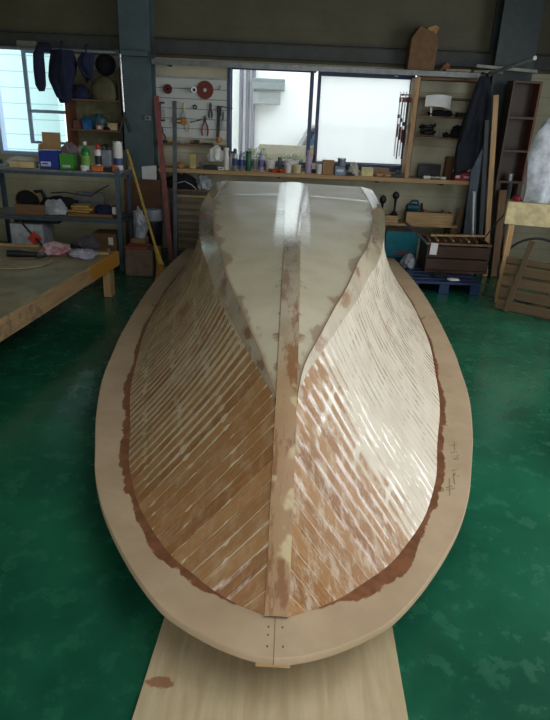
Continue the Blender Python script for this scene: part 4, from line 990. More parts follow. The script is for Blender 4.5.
# cream topped stand with plastic-wrapped bundle on it
p = at(507, 200, 5.70); zt = p.z
SR = -.30
t = thing('cream_stand', 'cream topped wooden stand beside the leaning slatted pallet', 'stand', (p.x+.30, 5.60, 0), SR)
MB().box(0,0,zt-.10,.62,.24,.20).build('top_box', M('cream_board', 196, 180, 136, .6), t, bevel=.004)
for sx in (-.24, .28):
    for sy in (-.085, .085): MB().box(sx,sy,(zt-.202)/2,.05,.05,zt-.204).build('leg', pine_z, t, bevel=.003)
single('wrapped_bundle', 'bundle wrapped in clear and white plastic standing on the cream stand', 'bundle', (p.x+.25, 5.63, zt), MB().heap(.30,.16,.72,51,.25,1.8), clearbag, smooth=True)
single('red_cloth', 'dark red cloth lump on the cream stand before the wrapped bundle', 'cloth', (p.x+.07, 5.66, zt), MB().heap(.07,.10,.06,53,.3), M('dark_red_cloth', 120, 30, 40, .9), smooth=True)
t = thing('hoop', 'dark hoop standing between the legs of the cream stand', 'hoop', (p.x+.30, 5.60, .322), SR)
MB().tube([(.03+.31*math.cos(a*PI/20), 0, .31*math.sin(a*PI/20)) for a in range(41)], .011, 8, cap=False).build('rim', black, t, smooth=True)
# slatted pallet leaning at the edge
a_ = onz(493, 309, 0); b2 = onz(530, 317, 0); d_ = (b2-a_).normalized(); rz = math.atan2(d_.y, d_.x)
t = thing('slatted_pallet', 'weathered wooden pallet stood on edge beside the blue pallet', 'pallet', (a_.x+.02, a_.y, .001), rz, None, (-.13, 0, rz))
for z in (.055, .165, .275, .385, .465):
    MB().box(.35, 0, z, .70, .02, .085 if z < .45 else .05).build('slat', WOOD('weathered_wood', 104, 84, 58, .75, 0), t, bevel=.003)
for x in (.0, .35, .66): MB().box(x+.03, .045, .245, .07, .066, .49).build('post', WOOD('weathered_upright', 96, 78, 54, .75, 2), t, bevel=.003)
MB().bar((.10,-.02,.0),(.19,-.02,.66),.05,.018,(0,1,0)).build('brace', WOOD('weathered_upright', 96, 78, 54, .75, 2), t, bevel=.002)
rA, rB = at(484, 240, 6.45), at(505, 213, 5.95); rA.z = max(rA.z, PZ+.34)
t = thing('long_rod', 'thin dark rod slanting from the dark crate up to the cream stand', 'rod', tuple(rA))
MB().tube([(0,0,0), tuple(rB-rA)], .007, 8).build('rod', M('rod_grey', 92, 90, 84, .5, .4), t, smooth=True)
# ------------------------------------------------------------------ blue steel rack by the column
RT, RM, RB = 1.0, .545, .10
RX0, RX1, RY0, RY1 = -3.05, -1.645, 6.18, 6.66
t = thing('steel_rack', 'blue angle-iron storage rack standing before the back wall', 'rack', ((RX0+RX1)/2, (RY0+RY1)/2, 0))
hw, hd = (RX1-RX0)/2, (RY1-RY0)/2
for sx in (-1, 1):
    for sy in (-1, 1):
        MB().box(sx*hw, sy*(hd-.02), .52, .004, .04, 1.04).box(sx*(hw-.02), sy*hd, .52, .04, .004, 1.04).build('post', rackblue, t)
for z in (RT, RM, RB):
    mb = MB().box(0,0,z-.010,2*hw-.01,2*hd-.01,.018)
    s_ = mb.build('shelf', M('shelf_board_grey', 128, 128, 124, .6) if z == RT else M('shelf_board_dark', 84, 80, 70, .7), t, bevel=.002)
    MB().box(0,-hd+.003,z-.036,2*hw-.01,.006,.032).box(0,hd-.003,z-.036,2*hw-.01,.006,.032).box(hw-.003,0,z-.036,.006,2*hd-.02,.032).build('edge_beam', rackblue, s_)
def rx(px, Y=6.35, py=160): return at(px, py, Y).x
# top shelf
single('flat_carton', 'flat cream carton lying at the window end of the rack top', 'box', (rx(24), 6.33, RT), MB().box(0,0,.03,.24,.16,.06,(0,0,.1)), M('cream_card', 204, 180, 136, .8), bevel=.003)
single('paper_bundle', 'white papers piled behind the flat cream carton on the rack', 'papers', (rx(22, 6.52), 6.53, RT), MB().heap(.34,.16,.09,61,.2), paper, smooth=True)
t = carton('blue_carton', 'blue carton with its kraft flaps open on top of the rack', (rx(50.5), 6.36, RT), .19, .14, .17, blue, .03, True, (('b',88,.17),('l',100,.06),('f',100,.001)), kraft, mark=(-.03,.045,.10,.045,M('pale_print', 196, 206, 226, .6)))
MB().box(-.04,-.0735,.047,.06,.001,.012).build('print_line', blue, t)
t = carton('green_carton', 'green carton standing beside the blue carton on the rack', (rx(68), 6.36, RT), .14, .12, .15, green, -.03, mark=(0,.03,.08,.022,M('pale_print', 196, 206, 226, .6)))
single('pinkish_bag', 'pinkish crumpled bag behind the green carton on the rack', 'bag', (rx(70, 6.55), 6.56, RT), MB().heap(.20,.14,.26,63,.35), M('pinkish_film', 150, 130, 140, .4, vary=.4, scale=14), smooth=True)
bottle('green_bottle', 'tall clear green plastic bottle on top of the rack', (rx(85), 6.38, RT), .048, .27, greenpl, white_pl, .3, band=M('lime_print', 120, 176, 70, .5))
tub('white_cup', 'low white pot standing in front of the green bottle', (rx(84.5, 6.24), 6.24, RT), .042, .05, white_pl, None, 1.05, 'pot')
aerosol('white aerosol with red cap on top of the rack', (rx(97.5), 6.38, RT), .033, .25, white_pl, red, black)
t = thing('grey_jug', 'grey plastic jug between the red-capped aerosol and the tall white tin', 'jug', (rx(105.5), 6.42, RT))
MB().box(0,0,.10,.10,.11,.20).build('jug_body', M('grey_jug_plastic', 128, 134, 144, .4), t, bevel=.015)
MB().lathe([(.03,.0),(.03,.03),(0,.034)], 14, m=Matrix.Translation((.02,0,.201))).build('cap', black, t, smooth=True)
MB().tube([(-.04,0,.199),(-.045,0,.235),(.0,0,.245),(.02,0,.236)], .011, 8).build('handle', black, t, smooth=True)
t = tub('white_tin', 'tall white tin with blue print at the post end of the rack top', (rx(115.8), 6.45, RT), .046, .27, white_pl, silver, 1.0, 'tin')
MB().lathe([(.0467,.05),(.0467,.12)], 20).build('printed_band', M('blue_print', 52, 74, 132, .4), t, smooth=True)
t = thing('orange_tool', 'orange block tool lying before the grey jug on the rack', 'tool', (rx(100), 6.25, RT)); MB().box(0,0,.025,.12,.05,.05).build('body', orange, t, bevel=.006); MB().box(.08,0,.02,.04,.04,.035).build('nose', black, t, bevel=.004)
t = thing('orange_tool', 'orange block tool lying at the very end of the rack top', 'tool', (rx(118), 6.24, RT)); MB().box(0,0,.024,.06,.05,.048).build('body', orange, t, bevel=.006); MB().box(-.06,0,.02,.055,.04,.035).build('nose', black, t, bevel=.004)
t = thing('orange_tool', 'small orange block behind the low tools near the tall white tin', 'tool', (rx(113.5, 6.33), 6.335, RT)); MB().box(0,0,.03,.05,.04,.06).build('body', orange, t, bevel=.006); MB().box(0,-.0225,.03,.03,.004,.03).build('face_plate', black, t)
single('cable_loop', 'loop of grey cable lying at the front of the rack top', 'cable', (rx(93, 6.22), 6.23, RT+.005), MB().tube([(.07*math.cos(a*PI/12)-.02, .03*math.sin(a*PI/12), .002) for a in range(20)], .005, 8), M('grey_grip', 110, 112, 116), smooth=True)
single('work_glove', 'beige work glove propped at the corner behind the rack post', 'glove', (rx(129, 6.6), 6.63, RT+.0), MB().heap(.05,.05,.15,64,.4), M('beige_cloth', 150, 138, 112, .9), smooth=True)
# middle shelf
t = thing('frying_pan', 'black round pan with brass rim leaning on the middle rack shelf', 'pan', (rx(26, 6.3, 190), 6.34, RM+.13), 0, None, (PI/2+.25, 0, .1))
MB().lathe([(0,0),(.10,0),(.118,.035),(.121,.035),(.103,-.004),(0,-.004)], 32).build('pan_bowl', black, t, smooth=True)
MB().tube([(.120*math.cos(a*PI/18), .120*math.sin(a*PI/18), .036) for a in range(37)], .005, 8, cap=False).build('rim', M('brass', 150, 122, 66, .4, .7), t, smooth=True)
single('ribbed_hose', 'black ribbed hose loop rising on the middle rack shelf behind the pan', 'hose', (rx(37, 6.5, 185), 6.52, RM+.02), MB().tube([(-.05,0,.0),(-.07,0,.10),(-.04,0,.17),(.03,0,.18),(.06,0,.12),(.06,0,.02)], .022, 10), black, smooth=True)
single('black_bag', 'black soft tool bag lying along the middle rack shelf', 'bag', (rx(58, 6.45, 190), 6.455, RM), MB().heap(.42,.12,.17,65,.25), blackcloth, smooth=True)
o = single('black_cable', 'black cable trailing over the soft tool bag on the rack', 'cable', (rx(66, 6.3, 190), 6.4, RM), MB().tube([(-.2,0,.20),(-.05,.0,.215),(.1,.02,.19),(.22,.0,.185),(.27,-.02,.22),(.40,.06,.30)], .006, 8), black, smooth=True)
single('clear_bag', 'clear crumpled plastic bag on the middle rack shelf', 'bag', (rx(54, 6.27, 200), 6.285, RM+.0), MB().heap(.24,.10,.16,67,.4), clearbag, smooth=True)
single('wood_tray', 'brown wooden tray board at the window end of the middle rack shelf', 'board', (rx(30, 6.23, 206), 6.215, RM), MB().box(0,0,.05,.30,.03,.10), oldwood, bevel=.003)
for i, (px, z) in enumerate(((80, .035), (84, .06), (81, .085))):
    single('yellow_packet', ['yellow paper packet at the bottom of the pile on the rack', 'yellow paper packet in the middle of the pile on the rack', 'yellow paper packet topping the pile on the rack'][i], 'packet', (rx(px, 6.33, 202), 6.33, RM+z-.002), MB().box(0,0,.011,.24-.03*i,.16,.022,(0,0,.1*i-.1)), M('yellow_paper', 176, 140, 70, .6, vary=.3), bevel=.004, group='yellow packets on the rack')
single('wood_board', 'flat brown board under the yellow packets on the middle rack shelf', 'board', (rx(92, 6.3, 209), 6.32, RM), MB().box(0,0,.0155,.46,.22,.031), oldwood, bevel=.002)
single('blue_bag', 'small dark blue bag beside the yellow packets on the rack', 'bag', (rx(103.5, 6.28, 202), 6.3, RM+.033), MB().heap(.19,.11,.09,69,.3), navy, smooth=True)
bottle('white_jar', 'small white jar between the blue bag and the rack post', (rx(113.5, 6.26, 200), 6.26, RM+.033), .022, .085, white_pl, dsteel, .8, cat='jar')
carton('grey_carton', 'long grey carton standing at the back of the middle rack shelf', (rx(90, 6.6, 192), 6.60, RM), .30, .07, .20, greycard, 0)
single('hardboard_sheet', 'brown hardboard sheet stood behind the rack near the column', 'board', (-1.60, 7.0, 0), MB().box(0,0,.43,.42,.012,.86,(-.06,0,0)).box(.0,.02,.002,.05,.05,.004), M('hardboard', 96, 66, 46, .8))
# bottom of the rack
t = carton('white_carton', 'white carton on the lowest rack shelf behind the stick', (rx(32, 6.35, 236), 6.38, RB), .34, .3, .34, M('whitish_card', 186, 192, 200, .7), 0)
single('dark_tray', 'dark flat tray resting on the white carton in the rack', 'tray', (rx(40, 6.4, 222), 6.4, RB+.342), MB().box(0,0,.015,.46,.22,.03), black, bevel=.004)
t = carton('brown_carton', 'brown carton with a white label on the lowest rack shelf', (rx(106, 6.3, 240), 6.36, RB), .26, .26, .27, kraft_dark, 0, mark=(.07,.20,.05,.08,white_pl))
MB().box(0,0,.273,.25,.25,.006).build('lid_flap', kraft_dark, t)
single('clear_bag', 'clear plastic bag hanging between the rack post and the column', 'bag', (-1.525, 6.5, .30), MB().heap(.14,.13,.34,71,.4), clearbag, smooth=True)
carton('brown_carton', 'small kraft carton on the floor under the hanging clear bag', (-1.535, 6.5, 0), .15, .2, .297, kraft, 0)

# ------------------------------------------------------------------ wall shelves and hung clothes above the rack
t = thing('wooden_shelf_unit', 'open wooden wall shelf unit beside the small window', 'shelf', (-2.12, 7.245, 1.16))
zA, zB = 1.672-1.16, 1.362-1.16
MB().box(-.305,0,.42,.045,.25,.84).build('side_panel', WOOD('red_brown_upright', 112, 66, 42, .6, 2), t, bevel=.002)
MB().box(.285,0,.42,.025,.25,.84).build('side_panel', darkwood_z, t, bevel=.002)
for z in (zA, zB): MB().box(-.005,0,z-.009,.55,.25,.018).build('shelf', oldwood, t, bevel=.002)
MB().box(-.005,.118,.42,.55,.008,.80).build('back_panel', M('olive_panel', 116, 112, 84, .8), t)
def wx(px, py, Y=7.17): return at(px, py, Y).x
ZA, ZB = 1.16+zA, 1.16+zB
single('khaki_sack', 'khaki full sack lying on the upper wall shelf under the black hat', 'sack', (wx(104, 90), 7.17, ZA), MB().heap(.28,.15,.24,73,.15,1.6), khaki, smooth=True)
t = thing('round_hat', 'round black hat hung on the wall above the khaki sack', 'hat', tuple(at(106, 65, 7.32)), 0, None, (PI/2-.05,0,0))
MB().lathe([(.105,0),(.112,.01),(.105,.05),(.075,.085),(0,.1)], 24).build('crown', blackcloth, t, smooth=True); MB().box(0,.13,.006,.14,.06,.008).build('brim', M('tan_trim', 120, 104, 84, .8), t, bevel=.003)
single('folded_jeans', 'crumpled dark blue jeans on the upper wall shelf below the jacket', 'jeans', (wx(80, 92), 7.16, ZA+.001), MB().heap(.20,.13,.15,75,.3), navy, smooth=True)
single('blue_bag', 'bright blue crumpled plastic bag on the lower wall shelf', 'bag', (wx(87, 125), 7.155, ZB+.001), MB().heap(.12,.09,.13,77,.3), M('blue_film', 40, 100, 160, .3, vary=.35), smooth=True)
single('teal_bag', 'dull teal plastic bag behind the bright blue bag on the wall shelf', 'bag', (wx(96, 122), 7.275, ZB+.001), MB().heap(.20,.09,.17,78,.3), M('teal_film', 50, 96, 104, .35, vary=.35), smooth=True)
carton('small_carton', 'little red and white carton on the lower wall shelf', (wx(100.5, 128), 7.15, ZB+.001), .07, .05, .05, M('pale_red_card', 186, 120, 112, .6), .1, mark=(0,.025,.03,.03,white_pl))
carton('small_carton', 'cream carton lying on the lower wall shelf beside the red and white one', (wx(113, 126), 7.2, ZB+.0005), .11, .09, .075, M('cream_card', 204, 180, 136, .8), 0)
single('dark_rag', 'brown-black rag lying at the shelf end below the cream carton', 'rag', (wx(107, 130), 7.16, ZB+.001), MB().heap(.08,.06,.035,79,.3), blackcloth, smooth=True)
carton('small_carton', 'faded brick coloured carton at the window end of the lower wall shelf', (wx(77, 126), 7.22, ZB+.001), .09, .1, .09, M('brick_card', 120, 78, 62, .8), 0)
# steel pipe rail
t = thing('pipe_rail', 'pale steel pipe rail fixed across the columns with clothes hung on it', 'pipe', (-2.5, 6.98, 2.135))
MB().tube([(-1.05,0,.0),(1.03,0,.0)], .017, 12).build('pipe', M('pale_pipe', 150, 160, 164, .4, .4), t, smooth=True)
MB().box(.86,.05,0,.34,.14,.05).build('column_clamp', bluegrey, t, bevel=.003)
MB().box(-.28,.10,.05,.20,.06,.06).build('wall_bracket', M('bracket_grey', 130, 130, 122, .5), t, bevel=.003)
for x in (-.28,): MB().bar((x,.13,.03),(x,.40,.03),.03,.03).build('wall_bracket', dsteel, t)
def garment(name, label, cat, px0, px1, py0, py1, Y, mat, seed, sleeve=None):
    a = at((px0+px1)/2, py0, Y); b = at((px0+px1)/2, py1, Y); wdt = at(px1, py0, Y).x-at(px0, py0, Y).x; L = a.z-b.z
    t = thing(name, label, cat, (a.x, Y, a.z)); rows = []; n_ = 26; m_ = 16
    for i in range(m_+1):
        q = i/m_; r = []
        for j in range(n_):
            an = 2*PI*j/n_; fo = 1+.16*math.sin(4*an+seed+3*q)+.10*math.sin(7*an-seed*2+2*q)
            wx_ = wdt/2*(.8+.2*math.sin(PI*min(1, q*1.3)))*(1-.25*max(0, q-.7)/.3)
            dy = (.035+.05*math.sin(PI*min(1, q+.15)))
            r.append((wx_*fo*math.cos(an)+.02*math.sin(5*q+seed), -dy*fo*math.sin(an), -L*q+.03*math.cos(2*an+seed)*(q > .5)))
        r.append(r[0]); rows.append(r)
    mb = MB().grid(rows); N = n_+1
    mb.f += [tuple(range(n_)), tuple(range(m_*N+n_-1, m_*N-1, -1))]
    mb.build('body_cloth', mat, t, smooth=True)
    MB().tube([(0,0,.0),(0,0,.055),(0,.04,.085),(0,.09,.082)], .008, 8).build('hang_loop', mat, t, smooth=True)
    if sleeve: MB().tube([Vector(q) for q in sleeve[0]], sleeve[1], 12).build('sleeve', mat, t, smooth=True)
    return t
garment('work_jacket', 'dark navy work jacket hanging longest on the pipe rail', 'jacket', 49, 73, 50, 100, 6.89, navy, 1.0, ([(-.10,-.03,.01),(-.19,-.04,.015),(-.225,-.04,-.06),(-.235,-.03,-.2),(-.24,-.02,-.34),(-.235,-.02,-.4)], [.05,.05,.055,.06,.055,.03]))
garment('work_jacket', 'shorter blackish blue jacket hanging next on the pipe rail', 'jacket', 79.5, 93, 53, 80, 6.89, M('deep_blue_cloth', 28, 36, 66, .9, vary=.35, bump=.25), 2.2)
# chrome pole of a stand hung beside the column
t = thing('chrome_pole', 'thin chrome pole with black clamp foot hanging before the steel column', 'pole', tuple(at(120, 54, 6.94)))
e_ = at(124, 112, 6.94)-at(120, 54, 6.94)
MB().tube([(0,0,0), tuple(e_)], .013, 12).build('pole', M('chrome', 196, 200, 204, .2, .9, vary=.05), t, smooth=True)
MB().tube([tuple(e_+Vector((0,0,-.002))), tuple(e_+Vector((0,0,-.05)))], .017, 10).build('tip', black, t, smooth=True)
MB().tube([(0,0,0),(0,-.005,.02),(0,-.04,.03)], .006, 8).build('hang_hook', dsteel, t, smooth=True)
for s_ in (-1, 1): MB().tube([tuple(e_+Vector((0,0,-.03))), tuple(e_+Vector((s_*.06,0,-.2)))], [.012,.018], 8).build('foot', black, t, smooth=True)
# paper taped on the column, cables
o = sheet(0,0, lambda u,v: (-.085+.17*u, -.012-.03*(u**2)*(.3+.7*v), .19-.38*v+.02*u), 12, 8).build('taped_paper', paper)
tag(o, 'white paper sheet taped low on the steel column', 'paper', None, (at(150,184,7.09).x, 7.09, at(150,184,7.09).z))
t = thing('switch_box', 'small grey switch box fixed on the steel column', 'switch', (at(148,118,7.08).x, 7.082, at(148,118,7.08).z))
MB().box(0,0,0,.07,.03,.05).build('box', M('box_grey', 120, 124, 126, .5), t, bevel=.004); MB().box(.0,-.018,0,.02,.008,.02).build('rocker', black, t)

# ------------------------------------------------------------------ things leaning between rack and tool board
a_ = onz(161, 283, 0)
t = thing('broom', 'yellow handled straw broom leaning beside the tin bin', 'broom', (a_.x, a_.y, .0))
tp = at(127, 150, 6.62)-Vector((a_.x, a_.y, 0)); tp = Vector(tp); bs = Vector((0,0,.20))
MB().tube([tuple(bs), tuple(tp)], .014, 10).build('handle', yellowcane, t, smooth=True)
MB().tube([tuple(bs-(tp-bs)*.02), tuple(bs+(tp-bs)*.14)], [.03,.018], 10).build('binding', M('yellow_tape', 190, 160, 50, .5), t, smooth=True)
rows = []
for i in range(7):
    q = i/6; w_ = .032+.045*q; r = []
    for j in range(25):
        an = 2*PI*j/24; r.append((.01*q+w_*math.cos(an)*(1+.04*math.sin(9*an)), (.02+.012*q)*math.sin(an), .195-.19*q))
    rows.append(r)
mb = MB().grid(rows); mb.f += [tuple(range(24)), tuple(range(6*25+23, 6*25-1, -1))]
mb.build('straw_head', straw, t, smooth=True)
p = onz(140, 278, 0)
t = thing('tin_bin', 'squat brown tin bin with a red top edge on the floor by the rack', 'bin', (p.x-.02, p.y+.16, 0), 0)
MB().box(0,0,.14,.30,.22,.28).build('bin_body', M('greybrown_tin', 110, 92, 74, .55, vary=.3), t, bevel=.012)
MB().box(-.02,0,.292,.24,.2,.02).build('lid', M('dull_red', 140, 66, 50, .6), t, bevel=.004)
MB().tube([(-.13,-.113,.28),(-.14,-.12,.15),(-.14,-.116,.01)], .007, 8).build('strap', black, t, smooth=True)
single('wood_offcut', 'pale upright wood offcut between the tin bin and the broom', 'offcut', (p.x+.16, p.y+.18, 0), MB().box(0,0,.145,.04,.12,.29), M('pale_wood_red', 150, 112, 84, .7), bevel=.003)
q = onz(157, 262, 0)
t = thing('black_bin', 'black plastic bin with a white lid label behind the broom', 'bin', (at(154.5,240,6.8).x-.01, 6.82, 0))
MB().lathe([(.085,0),(.09,.01),(.105,.42),(.108,.42),(.105,.44),(0,.44)], 24).build('bin_wall', black, t, smooth=True)
MB().lathe([(.098,.441),(.098,.54),(.09,.56),(0,.562)], 24).build('liner', M('grey_liner', 150, 158, 168, .4), t, smooth=True)
def leanbar(name, label, cat, pa, Ya, pb_, Yb, w_, th, mat):
    a = at(*pa, Ya); a = Vector((a.x, Ya, .002)); b = at(*pb_, Yb)
    return single(name, label, cat, tuple(a), MB().bar((0,0,0), tuple(b-a), w_, th, (0,1,0)), mat, bevel=.002)
leanbar('red_strip', 'long dull red wooden strip leaning on the counter edge', 'strip', (171.5, 262), 6.68, (156, 96), 7.10, .055, .02, redwood)
leanbar('grey_bar', 'dark grey steel bar leaning upright beside the red strip', 'bar', (175.5, 258), 6.82, (174.5, 101), 7.10, .045, .02, M('grey_bar_paint', 92, 98, 104, .45, .4))
# slatted shelf stack below the counter with bags
t = thing('slatted_rack', 'low rack of stacked wooden slats under the counter behind the hull', 'rack', (-.98, 7.2, 0))
for x in (-.30, .30):
    MB().box(x,0,.37,.04,.26,.74).build('side_panel', darkwood_z, t)
for i in range(9): MB().box(0,-.10,.06+.078*i,.56,.035,.022).build('slat', oldwood if i < 8 else pine, t, bevel=.002)
MB().box(0,.02,.752,.66,.30,.02).build('top_board', oldwood, t, bevel=.002)
TZ = .763
single('tool_bag', 'black tool bag heaped on the slatted rack', 'bag', (at(180,195,7.05).x, 7.15, TZ), MB().heap(.36,.20,.17,81,.3), blackcloth, smooth=True)
single('clear_bag', 'clear and white plastic bag beside the hull on the slatted rack', 'bag', (at(199,200,7.1).x+.06, 7.12, TZ), MB().heap(.15,.16,.18,83,.45), clearbag, smooth=True)
single('white_cable', 'pale cable looping over the front of the black tool bag', 'cable', (at(183,200,7.0).x+.02, 7.035, TZ+.007), MB().tube([(-.14,0,0),(-.1,-.0,.06),(0,-.01,.085),(.08,-.01,.05),(.13,0,-.0)], .006, 8), clearbag, smooth=True)

# ------------------------------------------------------------------ low workbench in the front
BZ = .39
ca, cb_ = onz(116, 252, BZ), onz(20, 308, BZ); dirv = (cb_-ca).normalized()      # along the long edge towards the camera
perp = Vector((dirv.y, -dirv.x, 0)); perp = -perp if perp.x > 0 else perp       # towards the wall on that side
rz = math.atan2(-dirv.y, -dirv.x)                                                  # +x of the bench runs away from the camera
t = thing('low_workbench', 'low workbench with a stained plywood top and a pine edge board', 'workbench', tuple(Vector((ca.x, ca.y, 0))), rz)
LB, WB = 3.6, 1.25
k = G('worn_bench_top'); o3 = k.obj(); s = k.xyz(o3)
f = k.noise(o3, 3.5, 6, .65); f2 = k.noise(o3, 14, 4)
col = k.mix(k.sstep(f, .35, .65), rgb(120, 112, 82), rgb(164, 152, 112)); col = k.mix(k.math('MULTIPLY', k.sstep(f2, .5, .7), .4), col, rgb(84, 84, 66))
k.set(Base_Color=col, Roughness=.5)
MB().box(-LB/2, WB/2, BZ-.011, LB, WB, .022).build('bench_top', k.m, t, bevel=.002)
k = G('bench_edge_board'); o3 = k.obj(); s = k.xyz(o3)
f = k.noise(k.vec(k.math('MULTIPLY', s[0], 3.0), k.math('MULTIPLY', s[1], 50.0), k.math('MULTIPLY', s[2], 50.0)), 1.0, 4, .6, .5)
col = k.mix(k.sstep(f, .3, .7), rgb(168, 132, 92), rgb(202, 170, 126))
n_ = k.math('MULTIPLY', k.math('SUBTRACT', k.noise(o3, 6, 4), .5), .5)
xx = k.math('ADD', s[0], n_)
col = k.mix(k.math('MULTIPLY', k.sstep(xx, -.62, -.55), .85), col, rgb(196, 132, 22))
col = k.mix(k.math('MULTIPLY', k.math('MULTIPLY', k.sstep(xx, -1.5, -1.45, 1.0, 0.0), k.sstep(k.noise(o3, 22, 4), .5, .6)), .6), col, rgb(110, 100, 100))
k.set(Base_Color=col, Roughness=.55)
MB().box(-LB/2, -.011, BZ-.055, LB, .022, .13).build('edge_board', k.m, t, bevel=.002)
MB().box(.012, WB/2-.02, BZ-.055, .022, WB, .11).build('end_board', pine_y, t, bevel=.002)
for x, y in ((-.09,.05),(-.09,WB-.08),(-LB+.09,.05),(-LB+.09,WB-.08)):
    MB().box(x, y, (BZ-.024)/2, .10, .07, BZ-.026).build('leg', pine_z, t, bevel=.003)
def bn(px, py): p = onz(px, py, BZ+.001); return p
p = bn(150, 262); p = bn(52, 258)
k = G('pink_plaid_cloth'); o3 = k.obj(); f = k.noise(o3, 16, 4, .6); f2 = k.noise(o3, 9, 3)
col = k.mix(k.sstep(f, .4, .6), rgb(196, 170, 176), rgb(170, 116, 124)); col = k.mix(k.math('MULTIPLY', k.sstep(f2, .6, .66), .8), col, rgb(176, 44, 50)); k.set(Base_Color=col, Roughness=.9)
p = bn(60, 254); single('checked_cloth', 'crumpled pink and red checked cloth on the low workbench', 'cloth', (p.x-.035, p.y, BZ+.001), MB().heap(.24,.22,.11,91,.4), k.m, smooth=True)
p = bn(80, 256); single('white_cloth', 'whitish crumpled cloth spread beside the pink checked cloth', 'cloth', (p.x+.04, p.y-.03, BZ+.001), MB().heap(.24,.18,.075,92,.35), M('whitish_grey_cloth', 170, 168, 186, .9, vary=.35, scale=26), smooth=True)
p = bn(89, 248); single('grey_cloth', 'dark grey crumpled cloth behind the whitish cloth on the bench', 'cloth', (p.x, p.y-.02, BZ+.001), MB().heap(.20,.13,.12,93,.35), M('dark_grey_cloth', 84, 80, 92, .9, vary=.4), smooth=True)
p = bn(100, 251); t = thing('wooden_rectangle', 'small pale wooden frame lying at the far corner of the bench', 'frame', (p.x+.0, p.y-.10, BZ+.001), .2)
MB().bar((-.1,-.06,.012),(.09,-.06,.012),.02,.022).build('rail', pine, t); MB().bar((.1,-.07,.012),(.1,.1,.012),.02,.022).build('rail', pine_y, t)
p = bn(30, 262); t = thing('round_board', 'round thin plywood disc lying on the near bench top', 'board', (p.x-.08, p.y-.02, BZ+.0005))
MB().lathe([(.25,0),(.255,.004),(.25,.012),(0,.012)], 44).build('disc', M('tan_ply', 156, 140, 112, .6), t, smooth=True)
p2 = bn(30, 259); t = thing('hand_grinder', 'black hand grinder lying on the round plywood disc', 'grinder', (p2.x-.04, p2.y, BZ+.0135), .1)
MB().tube([(-.14,0,.032),(-.05,0,.032),(.0,0,.03),(.1,0,.026)], [.028,.031,.026,.02], 12).build('motor_body', black, t, smooth=True)
MB().lathe([(0,0),(.045,0),(.045,.012),(0,.012)], 18, m=Matrix.Translation((.13,0,.012))).build('wheel', dsteel, t, smooth=True)
p3 = bn(26, 248); single('pale_batten', 'pale batten lying across the far side of the low workbench', 'batten', (p3.x, p3.y+.05, BZ+.001), MB().bar((-.28,0,.012),(.32,0,.012),.024,.024), pine, bevel=.002)
t = thing('flag_stick', 'dark stick with a red diamond tag propped on the bench', 'stick', tuple(bn(46, 252)+Vector((0,0,.02))))
e_ = at(20, 221, 6.0)-Vector(t.location)
MB().tube([(0,0,0), tuple(e_)], .011, 8).build('stick', dsteel, t, smooth=True)
MB().box(0,0,0,.10,.004,.10,(0,PI/4,0)).build('diamond_tag', M('tag_red', 178, 56, 40, .6), t, loc=tuple(e_*.37+Vector((.0,-.018,0))))

# ------------------------------------------------------------------ families of like things
FAM = {'aerosol_can': 'aerosol cans', 'plastic_cup': 'pots and cups on the counter', 'roller': 'rollers on the counter', 'sanding_disc': 'sanding discs on the tool board', 'pliers': 'pliers on the tool board',
       'wood_wedge': 'wedges on the wooden box', 'hand_lamp': 'hand lamps on the low shelf', 'leaning_plank': 'planks leaning in the corner', 'paper_sheaf': 'papers on the overhead plank', 'orange_tool': 'orange tools on the rack',
       'work_jacket': 'jackets on the pipe rail', 'small_carton': 'small cartons', 'hand_tool': 'tools on the narrow ledge', 'garden_shrub': 'shrubs in the yard', 'paint_dish': 'paint dishes on the counter', 'wood_stick': 'sticks in the dark crate',
       'brown_carton': 'brown cartons', 'grey_carton': 'grey cartons', 'clear_bag': 'clear plastic bags', 'dark_rag': 'dark rags', 'wood_offcut': 'wood offcuts', 'grey_tin': 'grey tins on the counter'}
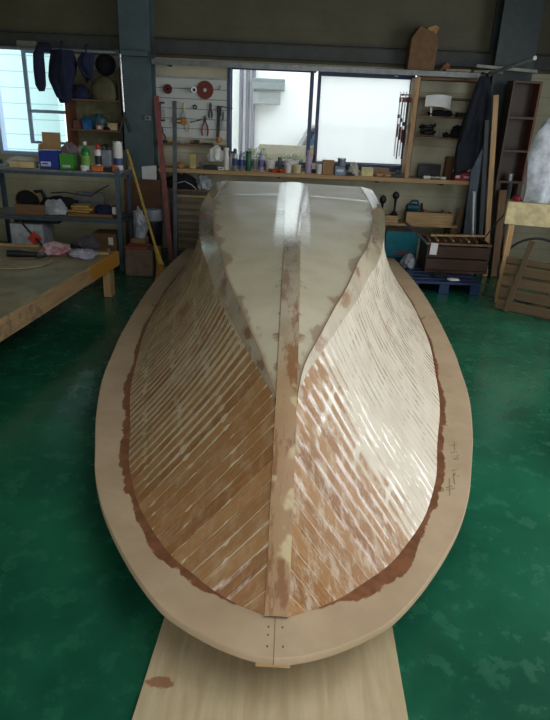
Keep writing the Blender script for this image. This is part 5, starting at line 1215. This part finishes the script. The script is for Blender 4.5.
for o in scn.objects:
    if o.parent is None and 'category' in o and 'group' not in o:
        st_ = o.name.split('.')[0]
        if st_ in FAM: o['group'] = FAM[st_]


# ------------------------------------------------------------------ light
w = bpy.data.worlds.new('sky'); scn.world = w; w.use_nodes = True; nt = w.node_tree
bg = nt.nodes['Background']
tc = nt.nodes.new('ShaderNodeTexCoord'); sp = nt.nodes.new('ShaderNodeSeparateXYZ'); nt.links.new(tc.outputs['Generated'], sp.inputs[0])
dt = nt.nodes.new('ShaderNodeVectorMath'); dt.operation = 'DOT_PRODUCT'; nt.links.new(tc.outputs['Generated'], dt.inputs[0]); dt.inputs[1].default_value = (1.0, 0.3, 0)
mr = nt.nodes.new('ShaderNodeMath'); mr.operation = 'ADD'; nt.links.new(dt.outputs['Value'], mr.inputs[0]); mr.inputs[1].default_value = 4.2
nt.links.new(mr.outputs[0], bg.inputs['Strength'])
bg.inputs['Color'].default_value = (.93, .97, 1, 1)
def portal(name, loc, rot, sx, sy):
    d = bpy.data.lights.new(name, 'AREA'); d.shape = 'RECTANGLE'; d.size = sx; d.size_y = sy; d.cycles.is_portal = True
    o = bpy.data.objects.new(name, d); COL.objects.link(o); o.location = loc; o.rotation_euler = rot
portal('window_daylight', ((W1[0]+W1[1])/2, YB+.16, (W1[2]+W1[3])/2), (-PI/2, 0, 0), W1[1]-W1[0], W1[3]-W1[2])
portal('side_daylight', (XR+.14, 3.1, 1.55), (0, PI/2, 0), 2.4, 3.8)
portal('door_daylight', (.6, YF-.14, 1.2), (PI/2, 0, 0), 3.2, 2.4)
portal('added_roof_daylight', ((SK[0]+SK[1])/2, (SK[2]+SK[3])/2, ZC+.13), (0, 0, 0), SK[1]-SK[0], SK[3]-SK[2])  # daylight through the added ceiling opening
portal('small_daylight', (XL-.14, -.5, 1.65), (0, -PI/2, 0), 1.3, 2.2)
scn.cycles.use_denoising = True
scn.cycles.max_bounces = 8; scn.cycles.diffuse_bounces = 5; scn.cycles.sample_clamp_indirect = 6
vs = scn.view_settings
vs.view_transform = 'Standard'; vs.look = 'None'; vs.gamma = 1; vs.use_curve_mapping = False; vs.exposure = -0.40
